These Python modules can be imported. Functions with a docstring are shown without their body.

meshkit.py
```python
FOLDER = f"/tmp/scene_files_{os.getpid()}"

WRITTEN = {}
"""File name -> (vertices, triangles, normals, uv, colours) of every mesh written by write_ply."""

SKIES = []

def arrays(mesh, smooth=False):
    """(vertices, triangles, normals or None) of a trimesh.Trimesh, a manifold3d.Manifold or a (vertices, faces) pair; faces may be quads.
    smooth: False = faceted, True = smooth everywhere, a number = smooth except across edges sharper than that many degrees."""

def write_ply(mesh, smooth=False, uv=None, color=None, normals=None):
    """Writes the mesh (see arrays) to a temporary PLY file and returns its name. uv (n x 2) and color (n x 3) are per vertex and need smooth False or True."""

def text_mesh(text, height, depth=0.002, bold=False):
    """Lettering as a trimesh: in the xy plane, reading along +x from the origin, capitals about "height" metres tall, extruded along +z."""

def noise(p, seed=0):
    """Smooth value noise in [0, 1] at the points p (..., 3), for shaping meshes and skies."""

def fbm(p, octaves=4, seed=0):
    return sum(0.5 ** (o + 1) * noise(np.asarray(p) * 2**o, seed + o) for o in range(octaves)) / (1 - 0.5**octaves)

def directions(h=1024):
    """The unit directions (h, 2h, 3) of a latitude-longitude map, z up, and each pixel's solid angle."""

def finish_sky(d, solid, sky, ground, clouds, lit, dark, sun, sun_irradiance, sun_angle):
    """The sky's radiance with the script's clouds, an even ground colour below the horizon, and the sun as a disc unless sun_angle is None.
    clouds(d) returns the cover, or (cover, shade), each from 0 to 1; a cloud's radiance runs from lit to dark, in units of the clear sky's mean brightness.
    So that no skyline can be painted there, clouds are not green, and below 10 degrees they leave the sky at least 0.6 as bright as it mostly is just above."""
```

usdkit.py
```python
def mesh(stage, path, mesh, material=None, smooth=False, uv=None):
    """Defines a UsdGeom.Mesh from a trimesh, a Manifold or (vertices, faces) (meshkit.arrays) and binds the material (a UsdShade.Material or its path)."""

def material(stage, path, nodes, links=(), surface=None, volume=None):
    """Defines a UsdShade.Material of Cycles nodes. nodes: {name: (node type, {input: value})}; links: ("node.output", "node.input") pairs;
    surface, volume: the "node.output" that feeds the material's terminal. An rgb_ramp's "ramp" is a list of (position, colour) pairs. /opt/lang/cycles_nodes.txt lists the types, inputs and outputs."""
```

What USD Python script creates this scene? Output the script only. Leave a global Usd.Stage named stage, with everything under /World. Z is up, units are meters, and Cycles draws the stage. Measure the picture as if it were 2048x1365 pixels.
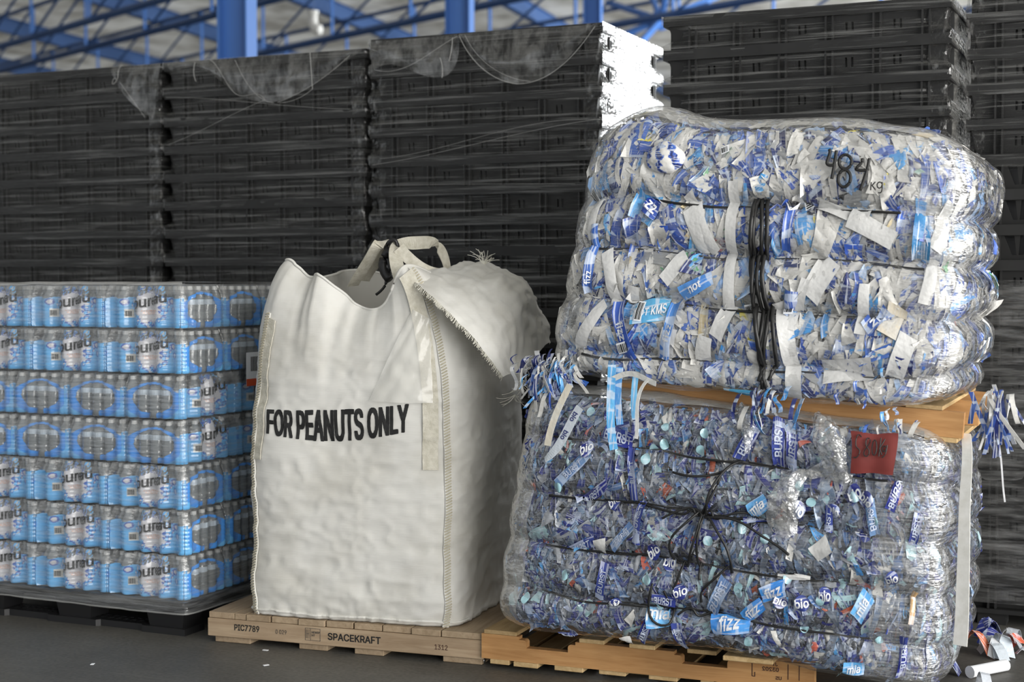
import math, random, re
import numpy as np
import trimesh, usdkit, meshkit
from shapely.geometry import Polygon, box as sbox
from shapely.ops import unary_union
from scipy.interpolate import CubicSpline
from pxr import Usd, UsdGeom, UsdLux, UsdShade, Gf, Sdf, Vt

stage = Usd.Stage.CreateInMemory()
UsdGeom.SetStageUpAxis(stage, 'Z'); UsdGeom.SetStageMetersPerUnit(stage, 1.0)
UsdGeom.Xform.Define(stage, '/World'); UsdGeom.Scope.Define(stage, '/World/Looks')
rng = np.random.default_rng(7)
PI = math.pi

# ------------------------------------------------------------------ camera, light, exposure
FPX, IW, IH, HOR = 3000.0, 2048, 1365, 570.0
YAW, PITCH, EYE = math.radians(24.0), math.atan((1365 / 2 - 570.0) / 3000.0), np.array([0, 0, 1.48])
cam = UsdGeom.Camera.Define(stage, '/World/camera')
cam.CreateHorizontalApertureAttr(36.0); cam.CreateVerticalApertureAttr(36.0 * IH / IW)
cam.CreateFocalLengthAttr(36.0 * FPX / IW); cam.CreateClippingRangeAttr(Gf.Vec2f(0.1, 300))
cam.CreateFStopAttr(2.2); cam.CreateFocusDistanceAttr(5.65)
EXPOSURE = 0.0
cam.CreateExposureAttr(EXPOSURE)
RIGHT = np.array([math.cos(YAW), math.sin(YAW), 0.0])
FWDH = np.array([-math.sin(YAW), math.cos(YAW), 0.0])
FWD = FWDH * math.cos(PITCH) - np.array([0, 0, math.sin(PITCH)])
UP = np.cross(RIGHT, FWD)
m = np.eye(4); m[0, :3], m[1, :3], m[2, :3], m[3, :3] = RIGHT, UP, -FWD, EYE
cam.AddTransformOp().Set(Gf.Matrix4d(m.tolist()))

DOME, DOOR, FAR = 0.25, 9.2, 20.0
def rect_light(name, pos, aim, w, h, power, color=(1, 1, 1)):
    l = UsdLux.RectLight.Define(stage, '/World/' + name)
    z = np.array(pos, float) - np.array(aim, float); z /= np.linalg.norm(z)
    x = np.cross([0, 0, 1.0], z); x /= np.linalg.norm(x); y = np.cross(z, x)
    mm = np.eye(4); mm[0, :3], mm[1, :3], mm[2, :3], mm[3, :3] = x, y, z, pos
    l.AddTransformOp().Set(Gf.Matrix4d(mm.tolist()))
    l.CreateWidthAttr(w); l.CreateHeightAttr(h); l.CreateIntensityAttr(power); l.CreateColorAttr(Gf.Vec3f(*color))
dome = UsdLux.DomeLight.Define(stage, '/World/sky'); dome.CreateIntensityAttr(DOME); dome.CreateColorAttr(Gf.Vec3f(0.93, 0.97, 1.0))
# daylight through the roller door in the right-hand wall
rect_light('door_daylight', (6.9, 0.1, 2.6), (-3.0, 0.1, 2.3), 14.0, 5.0, DOOR, (1.0, 0.98, 0.94))
# a second, far opening further down the same wall
rect_light('far_door_daylight', (6.9, 33.0, 3.6), (-3.0, 33.0, 3.4), 22.0, 6.4, FAR, (0.95, 0.98, 1.0))

# ------------------------------------------------------------------ helpers
def ray(px, py):
    d = FWD * FPX + RIGHT * (px - IW / 2) - UP * (py - IH / 2)
    return d / np.linalg.norm(d)
def at_y(px, py, Y):
    d = ray(px, py); return EYE + d * (Y / d[1])
def at_z(px, py, Z):
    d = ray(px, py); return EYE + d * ((Z - EYE[2]) / d[2])

used = {}
def uniq(path):
    n = used.get(path, 0); used[path] = n + 1
    return path if n == 0 else f'{path}_{n:03d}'
def tag(p, label=None, cat=None, group=None, kind=None):
    p = p.GetPrim() if hasattr(p, 'GetPrim') else p
    for k, v in (('label', label), ('category', cat), ('group', group), ('kind', kind)):
        if v: p.SetCustomDataByKey(k, v)
    return p
def rotz(a):
    c, s = math.cos(a), math.sin(a); M = np.eye(4); M[:2, :2] = [[c, -s], [s, c]]; return M
def roty(a):
    c, s = math.cos(a), math.sin(a); M = np.eye(4); M[0, 0] = c; M[0, 2] = s; M[2, 0] = -s; M[2, 2] = c; return M
def rotx(a):
    c, s = math.cos(a), math.sin(a); M = np.eye(4); M[1, 1] = c; M[1, 2] = -s; M[2, 1] = s; M[2, 2] = c; return M
def tr(x, y, z):
    M = np.eye(4); M[:3, 3] = (x, y, z); return M
def thing(name, label, cat, M=None, group=None, kind=None):
    x = UsdGeom.Xform.Define(stage, uniq('/World/' + name))
    if M is not None: x.AddTransformOp().Set(Gf.Matrix4d(np.asarray(M).T.tolist()))
    return tag(x, label, cat, group, kind)
def obj(name, mesh, mat, parent=None, smooth=False, label=None, cat=None, group=None, kind=None, tint=None, uv=None):
    base = str(parent.GetPath()) if parent is not None else '/World'
    p = uniq(base + '/' + name)
    if isinstance(mesh, tuple):
        v_, f_ = np.asarray(mesh[0]), tri(mesh[1]); keep = np.unique(f_)
        if len(keep) < len(v_):
            mp = np.zeros(len(v_), int); mp[keep] = np.arange(len(keep)); mesh = (v_[keep], mp[f_])
            tint = None if tint is None else np.asarray(tint)[keep]; uv = None if uv is None else np.asarray(uv)[keep]
    g = usdkit.mesh(stage, p, mesh, mat, smooth)
    if tint is not None:
        UsdGeom.PrimvarsAPI(g).CreatePrimvar('tint', Sdf.ValueTypeNames.Color3fArray, 'vertex').Set(Vt.Vec3fArray.FromNumpy(np.asarray(tint, np.float32)))
    if uv is not None:
        UsdGeom.PrimvarsAPI(g).CreatePrimvar('st', Sdf.ValueTypeNames.TexCoord2fArray, 'vertex').Set(Vt.Vec2fArray.FromNumpy(np.asarray(uv, np.float32)))
    g.CreateDoubleSidedAttr(True)
    return tag(g, label, cat, group, kind)
def dup(src, M, label=None, group=None):
    was = src.GetCustomData()
    base = re.sub(r'_\d{3}$', '', str(src.GetPath()).split('/')[-1])
    x = UsdGeom.Xform.Define(stage, uniq('/World/' + base))
    x.GetPrim().GetReferences().AddInternalReference(src.GetPath()); x.GetPrim().SetInstanceable(True)
    x.ClearXformOpOrder(); x.AddTransformOp(opSuffix='place').Set(Gf.Matrix4d(np.asarray(M).T.tolist()))
    return tag(x, label or was.get('label'), was.get('category'), group or was.get('group'))

def tri(f):
    f = np.asarray(f, int)
    return f if f.shape[1] == 3 else np.vstack([f[:, [0, 1, 2]], f[:, [0, 2, 3]]])
def merge(parts):
    vs, fs, n = [], [], 0
    for v, f in parts:
        vs.append(np.asarray(v, float)); fs.append(tri(f) + n); n += len(v)
    return np.vstack(vs), np.vstack(fs)
def tmesh(t): return np.array(t.vertices), np.array(t.faces)
def xf(mesh, M):
    v, f = mesh; v = np.asarray(v); return v @ M[:3, :3].T + M[:3, 3], f
BOXF = np.array([[0, 3, 2, 1], [4, 5, 6, 7], [0, 1, 5, 4], [1, 2, 6, 5], [2, 3, 7, 6], [3, 0, 4, 7]])
def box(x0, x1, y0, y1, z0, z1, bev=0.0):
    if not bev:
        return np.array([[x0, y0, z0], [x1, y0, z0], [x1, y1, z0], [x0, y1, z0], [x0, y0, z1], [x1, y0, z1], [x1, y1, z1], [x0, y1, z1]], float), tri(BOXF)
    c = np.array([(x0 + x1) / 2, (y0 + y1) / 2, (z0 + z1) / 2]); h = np.array([x1 - x0, y1 - y0, z1 - z0]) / 2
    b = min(bev, h.min() * 0.8); p = []
    for s in np.ndindex(2, 2, 2):
        s = np.array(s) * 2 - 1
        for k in range(3):
            q = h - b; q[k] = h[k]; p.append(c + s * q)
    t = trimesh.convex.convex_hull(np.array(p)); return tmesh(t)
def grid(P, close=False, flip=False):
    P = np.asarray(P); n, mm = P.shape[:2]
    i, j = np.meshgrid(np.arange(n - 1), np.arange(mm if close else mm - 1), indexing='ij'); j2 = (j + 1) % mm
    q = np.stack([i * mm + j, i * mm + j2, (i + 1) * mm + j2, (i + 1) * mm + j], -1).reshape(-1, 4)
    return P.reshape(-1, 3), tri(q[:, ::-1] if flip else q)
def tube(points, r, sides=6, caps=True):
    p = np.asarray(points, float); t = np.gradient(p, axis=0); t /= np.linalg.norm(t, axis=1, keepdims=True) + 1e-12
    a = np.cross(t, np.where(np.abs(t[:, 2:]) < 0.9, [0, 0, 1.0], [1.0, 0, 0])); a /= np.linalg.norm(a, axis=1, keepdims=True) + 1e-12
    b = np.cross(t, a); g = np.arange(sides) * 2 * PI / sides
    rr = np.broadcast_to(r, (len(p),))[:, None, None]
    v = p[:, None] + rr * (np.cos(g)[None, :, None] * a[:, None] + np.sin(g)[None, :, None] * b[:, None])
    vv, f = grid(v, close=True)
    if caps:
        n = len(vv); vv = np.vstack([vv, p[:1], p[-1:]]); k = np.arange(sides); k2 = (k + 1) % sides; o = (len(p) - 1) * sides
        f = np.vstack([f, np.stack([np.full(sides, n), k2, k], 1), np.stack([np.full(sides, n + 1), o + k, o + k2], 1)])
    return vv, f
def spline(pts, n):
    pts = np.asarray(pts, float); d = np.r_[0, np.cumsum(np.linalg.norm(np.diff(pts, axis=0), axis=1))]
    return CubicSpline(d, pts)(np.linspace(0, d[-1], n))
def ribbon(path, across, w, thick=0.002):
    """a strap: path n x 3, across n x 3 unit vectors; closed with thickness"""
    path, across = np.asarray(path, float), np.broadcast_to(np.asarray(across, float), np.shape(path))
    t = np.gradient(path, axis=0); t /= np.linalg.norm(t, axis=1, keepdims=True) + 1e-12
    n = np.cross(t, across); n /= np.linalg.norm(n, axis=1, keepdims=True) + 1e-12
    h = thick / 2; w = np.broadcast_to(w, (len(path),))[:, None]
    P = np.stack([path - across * w / 2 - n * h, path + across * w / 2 - n * h, path + across * w / 2 + n * h, path - across * w / 2 + n * h], 1)
    v, f = grid(P, close=True); o = (len(path) - 1) * 4
    return v, np.vstack([f, [[0, 2, 1], [0, 3, 2], [o, o + 1, o + 2], [o, o + 2, o + 3]]])
def lathe(profile, sides=16):
    g = np.arange(sides) * 2 * PI / sides; P = np.array([[(r * math.cos(a), r * math.sin(a), z) for a in g] for r, z in profile])
    return grid(P, close=True)
def extrude(poly, depth):
    g = getattr(poly, 'geoms', [poly])
    return merge([tmesh(trimesh.creation.extrude_polygon(p, depth, engine='earcut')) for p in g if p.area > 0])
XZ = np.array([[1, 0, 0, 0], [0, 0, -1, 0], [0, 1, 0, 0], [0, 0, 0, 1.0]])      # (x, y, z) -> (x, -z, y): drawn upright, facing -y
def text_up(text, h, width=None, depth=0.0015, bold=True, fine=None):
    """upright lettering in the xz plane facing -y, left-bottom at the origin"""
    t = meshkit.text_mesh(text, h, depth, bold)
    if width:
        s = width / (t.bounds[1, 0] - t.bounds[0, 0]); t.vertices[:, 0] = (t.vertices[:, 0] - t.bounds[0, 0]) * s
    if fine:
        v, f = trimesh.remesh.subdivide_to_size(t.vertices, t.faces, fine, max_iter=8); return xf((v, f), XZ)
    return xf(tmesh(t), XZ)
noise, fbm = meshkit.noise, meshkit.fbm
def nz(p, s, seed=0, oct=3): return fbm(np.asarray(p) * s + 50.0, oct, seed) - 0.5

# ------------------------------------------------------------------ materials
L = '/World/Looks/'
def mat(name, nodes, links=(), surface='p.BSDF'): return usdkit.material(stage, L + name, nodes, links, surface=surface)
def plain(name, col, rough=0.5, metal=0.0, spec=0.5, coat=0.0, **k):
    return mat(name, {'p': ('principled_bsdf', dict(base_color=col, roughness=rough, metallic=metal, specular_ior_level=spec, coat_weight=coat, **k))})
def noisy(name, c1, c2, scale=8, rough=0.6, stretch=(1, 1, 1), detail=5, bump=0.0, bump_scale=None, lo=0.3, hi=0.7, spec=0.4, bdist=0.01):
    n = {'tc': ('texture_coordinate', {}), 'mp': ('mapping', dict(scale=stretch)), 'n': ('noise_texture', dict(scale=scale, detail=detail, roughness=0.6)),
         'r': ('rgb_ramp', {'ramp': [(lo, c1), (hi, c2)]}), 'p': ('principled_bsdf', dict(roughness=rough, specular_ior_level=spec))}
    l = [('tc.object', 'mp.vector'), ('mp.vector', 'n.vector'), ('n.fac', 'r.fac'), ('r.color', 'p.base_color')]
    if bump:
        n['n2'] = ('noise_texture', dict(scale=bump_scale or scale * 3, detail=4, roughness=0.6)); n['b'] = ('bump', dict(strength=bump, distance=bdist))
        l += [('mp.vector', 'n2.vector'), ('n2.fac', 'b.height'), ('b.normal', 'p.normal')]
    return mat(name, n, l)
def wood(name, c1, c2, axis='x', rough=0.65):
    s = {'x': (1.2, 14, 14), 'y': (14, 1.2, 14)}[axis]
    n = {'tc': ('texture_coordinate', {}), 'oi': ('object_info', {}), 'ad': ('vector_math', dict(math_type='add')), 'sc': ('math', dict(math_type='multiply', value2=37.0)),
         'cx': ('combine_xyz', {}), 'mp': ('mapping', dict(scale=s)), 'n': ('noise_texture', dict(scale=3.0, detail=6, roughness=0.62, distortion=0.6)),
         'r': ('rgb_ramp', {'ramp': [(0.3, c1), (0.5, tuple((a + b) / 2 for a, b in zip(c1, c2))), (0.72, c2)]}),
         'n3': ('noise_texture', dict(scale=2.2, detail=3)), 'r3': ('rgb_ramp', {'ramp': [(0.35, (0.62, 0.6, 0.58)), (0.6, (1, 1, 1))]}), 'mx': ('mix', dict(mix_type='multiply', fac=0.8)),
         'b': ('bump', dict(strength=0.4, distance=0.004)), 'p': ('principled_bsdf', dict(roughness=rough, specular_ior_level=0.25))}
    l = [('oi.random', 'sc.value1'), ('sc.value', 'cx.x'), ('sc.value', 'cx.y'), ('tc.object', 'ad.vector1'), ('cx.vector', 'ad.vector2'), ('ad.vector', 'mp.vector'), ('mp.vector', 'n.vector'),
         ('n.fac', 'r.fac'), ('ad.vector', 'n3.vector'), ('n3.fac', 'r3.fac'), ('r.color', 'mx.color1'), ('r3.color', 'mx.color2'), ('mx.color', 'p.base_color'), ('n.fac', 'b.height'), ('b.normal', 'p.normal')]
    return mat(name, n, l)
def film_mat(name, haze=(0.75, 0.76, 0.75), clear=0.5, scale=4.0, stretch=(1, 1, 26), tilt=0.08, lo=0.52, hi=0.75, bump=0.5, bscale=9, bstretch=(1, 1, 8), sharp=0.05, gloss=0.12, base=0.0, shine=0.5, diff=0.5):
    """stretch film: see-through, with hazy streaks where it bunches and a crinkled glossy face. clear: the most the haze covers."""
    n = {'tc': ('texture_coordinate', {}), 'm1': ('mapping', dict(rotation=(0, tilt, 0.0), scale=stretch)), 'm2': ('mapping', dict(rotation=(0, -tilt * 0.6, 0.3), scale=tuple(s * 1.7 for s in stretch))),
         'n1': ('noise_texture', dict(scale=scale, detail=4, roughness=0.68)), 'n2': ('noise_texture', dict(scale=scale, detail=2, roughness=0.65)),
         'mx': ('math', dict(math_type='maximum')), 'r': ('map_range', dict(from_min=lo - .04, from_max=hi - .04, to_min=base, to_max=1.0, clamp=True)),
         'm3': ('mapping', dict(rotation=(0, tilt, 0), scale=bstretch)), 'n3': ('noise_texture', dict(scale=bscale, detail=2.5, roughness=0.7)), 'b': ('bump', dict(strength=bump, distance=0.02)),
         'd': ('diffuse_bsdf', dict(color=haze)), 'g1': ('glossy_bsdf', dict(color=(0.9, 0.9, 0.9), roughness=0.28)), 'dg': ('mix_closure', dict(fac=1 - diff)),
         'cl': ('transparent_bsdf', dict(color=(0.97, 0.97, 0.97))), 'in': ('mix_closure', {}), 'x': ('mix_closure', dict(fac=clear)),
         'g': ('glossy_bsdf', dict(color=(0.95, 0.95, 0.95), roughness=sharp)), 'lw': ('layer_weight', dict(blend=gloss)), 'o': ('mix_closure', {})}
    l = [('tc.object', 'm1.vector'), ('tc.object', 'm2.vector'), ('tc.object', 'm3.vector'), ('m1.vector', 'n1.vector'), ('m2.vector', 'n2.vector'), ('m3.vector', 'n3.vector'), ('n3.fac', 'b.height'),
         ('n1.fac', 'r.value'), ('r.result', 'in.fac'), ('cl.BSDF', 'in.closure1'), ('d.BSDF', 'dg.closure1'), ('g1.BSDF', 'dg.closure2'),
         ('dg.closure', 'in.closure2'), ('cl.BSDF', 'x.closure1'), ('in.closure', 'x.closure2'), ('x.closure', 'o.closure1'), ('g.BSDF', 'o.closure2'), ('lw.facing', 'o.fac'), ('b.normal', 'g.normal'), ('b.normal', 'g1.normal'), ('b.normal', 'lw.normal')]
    return mat(name, n, l, 'o.closure')

M_black = noisy('black_plastic', (0.008, 0.008, 0.008), (0.018, 0.018, 0.018), 6, 0.5, bump=0.05)
M_black2 = plain('dark_plastic', (0.013, 0.013, 0.014), 0.4)
M_blue = plain('blue_paint', (0.07, 0.19, 0.52), 0.45)
M_bluedark = plain('blue_paint_beam', (0.05, 0.11, 0.27), 0.5)
M_floor = mat('concrete', {
    'tc': ('texture_coordinate', {}), 'n1': ('noise_texture', dict(scale=1.3, detail=8, roughness=0.65)), 'r1': ('rgb_ramp', {'ramp': [(0.3, (0.062, 0.059, 0.053)), (0.7, (0.125, 0.12, 0.108))]}),
    'm2': ('mapping', dict(rotation=(0, 0, 0.5), scale=(1.5, 16, 1))), 'n2': ('noise_texture', dict(scale=2.2, detail=5, roughness=0.6, distortion=0.5)), 'r2': ('rgb_ramp', {'ramp': [(0.55, (0, 0, 0)), (0.8, (0.35, 0.35, 0.35))]}),
    'n4': ('noise_texture', dict(scale=60, detail=3)), 'r4': ('rgb_ramp', {'ramp': [(0.35, (0.8, 0.8, 0.8)), (0.65, (1.12, 1.12, 1.1))]}), 'mu': ('mix', dict(mix_type='multiply', fac=1.0)),
    'mx': ('mix', dict(color2=(0.17, 0.165, 0.15))), 'b': ('bump', dict(strength=0.15, distance=0.004)), 'p': ('principled_bsdf', dict(roughness=0.55, specular_ior_level=0.4))},
    [('tc.object', 'n1.vector'), ('n1.fac', 'r1.fac'), ('tc.object', 'm2.vector'), ('m2.vector', 'n2.vector'), ('n2.fac', 'r2.fac'), ('tc.object', 'n4.vector'), ('n4.fac', 'r4.fac'),
     ('r1.color', 'mu.color1'), ('r4.color', 'mu.color2'), ('mu.color', 'mx.color1'), ('r2.color', 'mx.fac'), ('mx.color', 'p.base_color'), ('n1.fac', 'b.height'), ('b.normal', 'p.normal')])
M_roof = mat('roof_sheet', {
    'tc': ('texture_coordinate', {}), 'n1': ('noise_texture', dict(scale=0.9, detail=5, roughness=0.6)), 'r1': ('rgb_ramp', {'ramp': [(0.3, (0.5, 0.48, 0.44)), (0.62, (0.9, 0.89, 0.86))]}),
    'd': ('diffuse_bsdf', {}), 't': ('translucent_bsdf', {}), 'mx': ('mix_closure', dict(fac=0.62))},
    [('tc.object', 'n1.vector'), ('n1.fac', 'r1.fac'), ('r1.color', 'd.color'), ('r1.color', 't.color'), ('d.BSDF', 'mx.closure1'), ('t.BSDF', 'mx.closure2')], 'mx.closure')
M_wall = noisy('wall_sheet', (0.4, 0.41, 0.42), (0.5, 0.5, 0.5), 0.6, 0.6)
M_white = plain('white_plastic', (0.75, 0.74, 0.7), 0.5)
M_woodbag = wood('pine_weathered', (0.33, 0.235, 0.15), (0.47, 0.36, 0.245))
M_woodbag_y = wood('pine_weathered_deck', (0.30, 0.22, 0.14), (0.45, 0.345, 0.235), 'y')
M_woodor = wood('orange_timber', (0.40, 0.2, 0.075), (0.58, 0.33, 0.14))
M_woodor_y = wood('pale_timber', (0.46, 0.31, 0.14), (0.66, 0.48, 0.26), 'y')
M_ink = plain('black_ink', (0.012, 0.012, 0.012), 0.6)
M_stamp = plain('brown_stamp_ink', (0.07, 0.03, 0.02), 0.7)
M_greyink = plain('grey_ink', (0.08, 0.07, 0.06), 0.7)
def cloth(name, c1, c2, weave=True, rough=0.55):
    return mat(name, {'tc': ('texture_coordinate', {}), 'n': ('noise_texture', dict(scale=2.5, detail=5, roughness=0.6)), 'r': ('rgb_ramp', {'ramp': [(0.28, c1), (0.55, c2)]}),
        'm2': ('mapping', dict(scale=(3, 3, 30))), 'n2': ('noise_texture', dict(scale=6, detail=4)), 'b': ('bump', dict(strength=0.12, distance=0.006)),
        'd': ('principled_bsdf', dict(roughness=rough, specular_ior_level=0.3, sheen_weight=0.1)), 't': ('translucent_bsdf', dict(color=(0.8, 0.78, 0.72))), 'mx': ('mix_closure', dict(fac=0.12))},
        [('tc.object', 'n.vector'), ('n.fac', 'r.fac'), ('r.color', 'd.base_color'), ('tc.object', 'm2.vector'), ('m2.vector', 'n2.vector'), ('n2.fac', 'b.height'), ('b.normal', 'd.normal'), ('d.BSDF', 'mx.closure1'), ('t.BSDF', 'mx.closure2')], 'mx.closure')
M_bag = cloth('woven_white', (0.62, 0.6, 0.54), (0.80, 0.79, 0.75))
M_strap = noisy('webbing_cream', (0.52, 0.49, 0.4), (0.72, 0.69, 0.6), 40, 0.8, bump=0.3)
M_stitch = noisy('stitch_thread', (0.42, 0.38, 0.28), (0.62, 0.58, 0.46), 60, 0.8)
M_thread = plain('loose_thread', (0.7, 0.68, 0.6), 0.7)
M_liner = plain('grey_liner', (0.42, 0.41, 0.38), 0.35)
M_pouch = mat('pouch_plastic', {'d': ('principled_bsdf', dict(base_color=(0.86, 0.85, 0.8), roughness=0.16, specular_ior_level=0.6)), 'tc': ('texture_coordinate', {}), 'n': ('noise_texture', dict(scale=7, detail=3)), 'b': ('bump', dict(strength=0.3, distance=0.02)), 't': ('transparent_bsdf', {}), 'mx': ('mix_closure', dict(fac=0.5))},
              [('tc.object', 'n.vector'), ('n.fac', 'b.height'), ('b.normal', 'd.normal'), ('t.BSDF', 'mx.closure1'), ('d.BSDF', 'mx.closure2')], 'mx.closure')
M_band = plain('black_band', (0.012, 0.012, 0.012), 0.45)
M_red = noisy('red_paper', (0.14, 0.022, 0.02), (0.2, 0.035, 0.03), 12, 0.7)
M_redtag = plain('red_orange_print', (0.65, 0.09, 0.03), 0.5)
M_kraft = noisy('brown_kraft', (0.4, 0.25, 0.12), (0.55, 0.36, 0.18), 8, 0.7)
M_printwhite = plain('print_white', (0.8, 0.82, 0.85), 0.4)
M_burst = plain('print_pale_blue', (0.45, 0.5, 0.62), 0.4)
M_printnavy = plain('print_navy', (0.02, 0.03, 0.16), 0.4)
M_printcyan = plain('print_cyan', (0.1, 0.33, 0.75), 0.4)

BUMP_SCRAP = True
def scrap_mat(name, rough, coat, amount, trans=0.0):
    """printed film offcuts: each piece's own colour comes from the mesh, small print from its own uv"""
    n = {'t': ('attribute', dict(attribute='tint')), 'uv': ('uvmap', dict(attribute='st')), 'm1': ('mapping', dict(scale=(26, 7, 1))), 'n1': ('noise_texture', dict(dimensions='2D', scale=1.0, detail=1.5)),
         'r1': ('rgb_ramp', {'ramp': [(0.56, (0, 0, 0)), (0.60, (1, 1, 1))], }), 'm2': ('mapping', dict(scale=(9, 150, 1))), 'n2': ('noise_texture', dict(dimensions='2D', scale=1.0, detail=0)), 'r2': ('rgb_ramp', {'ramp': [(0.62, (0, 0, 0)), (0.64, (1, 1, 1))]}),
         'm3': ('mapping', dict(scale=(5, 5, 1))), 'n3': ('noise_texture', dict(dimensions='2D', scale=1.0, detail=0)), 'r3': ('rgb_ramp', {'ramp': [(0.4, (0, 0, 0)), (0.62, (1, 1, 1))]}),
         's': ('separate_color', dict(color_type='hsv')), 'f1': ('math', dict(math_type='multiply')), 'f1b': ('math', dict(math_type='multiply', value2=amount)), 'f2': ('math', dict(math_type='multiply')), 'f2b': ('math', dict(math_type='multiply', value2=amount * 0.8)), 'f3': ('math', dict(math_type='multiply')), 'f3b': ('math', dict(math_type='multiply', value2=0.4)),
         'hv': ('hsv', dict(hue=0.48, saturation=0.9, value=1.6, fac=1.0)), 'x3': ('mix', {}), 'x1': ('mix', dict(color2=(0.66, 0.75, 0.86))), 'x2': ('mix', dict(color2=(0.75, 0.78, 0.85))),
         'nb': ('noise_texture', dict(scale=45, detail=1.5, roughness=0.6)), 'tc': ('texture_coordinate', {}), 'b': ('bump', dict(strength=0.5, distance=0.006)),
         'p': ('principled_bsdf', dict(roughness=rough, specular_ior_level=0.5, coat_weight=coat, coat_roughness=0.08))}
    l = [('t.color', 's.color'), ('uv.UV', 'm1.vector'), ('uv.UV', 'm2.vector'), ('uv.UV', 'm3.vector'), ('m1.vector', 'n1.vector'), ('m2.vector', 'n2.vector'), ('m3.vector', 'n3.vector'), ('n1.fac', 'r1.fac'), ('n2.fac', 'r2.fac'), ('n3.fac', 'r3.fac'),
         ('r1.color', 'f1.value1'), ('s.g', 'f1.value2'), ('f1.value', 'f1b.value1'), ('r2.color', 'f2.value1'), ('s.g', 'f2.value2'), ('f2.value', 'f2b.value1'), ('r3.color', 'f3.value1'), ('s.g', 'f3.value2'), ('f3.value', 'f3b.value1'),
         ('t.color', 'hv.color'), ('t.color', 'x3.color1'), ('hv.color', 'x3.color2'), ('f3b.value', 'x3.fac'), ('x3.color', 'x1.color1'), ('f1b.value', 'x1.fac'), ('x1.color', 'x2.color1'), ('f2b.value', 'x2.fac'), ('x2.color', 'p.base_color'),
         ('tc.object', 'nb.vector'), ('nb.fac', 'b.height'), ('b.normal', 'p.normal')][:-3 if not BUMP_SCRAP else None]
    if trans:
        n['tl'] = ('translucent_bsdf', {}); n['mx'] = ('mix_closure', dict(fac=trans)); l += [('x2.color', 'tl.color'), ('p.BSDF', 'mx.closure1'), ('tl.BSDF', 'mx.closure2')]
        return mat(name, n, l, 'mx.closure')
    return mat(name, n, l)
M_scrapU = scrap_mat('label_scrap_print', 0.36, 0.0, 0.75)
M_scrapL = scrap_mat('clear_scrap_print', 0.12, 0.0, 0.6)
M_tint = mat('printed_film', {'t': ('attribute', dict(attribute='tint')), 'p': ('principled_bsdf', dict(roughness=0.16, specular_ior_level=0.5, coat_weight=0.3, coat_roughness=0.06))}, [('t.color', 'p.base_color')])
M_paper = mat('tinted_paper', {'t': ('attribute', dict(attribute='tint')), 'p': ('principled_bsdf', dict(roughness=0.6))}, [('t.color', 'p.base_color')])
M_core = noisy('compacted_scrap', (0.015, 0.018, 0.035), (0.18, 0.2, 0.25), 22, 0.5, bump=0.8, lo=0.35, hi=0.75)
M_coreL = noisy('compacted_clear_scrap', (0.01, 0.011, 0.02), (0.07, 0.08, 0.11), 28, 0.35, bump=0.9, lo=0.35, hi=0.75)

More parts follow.
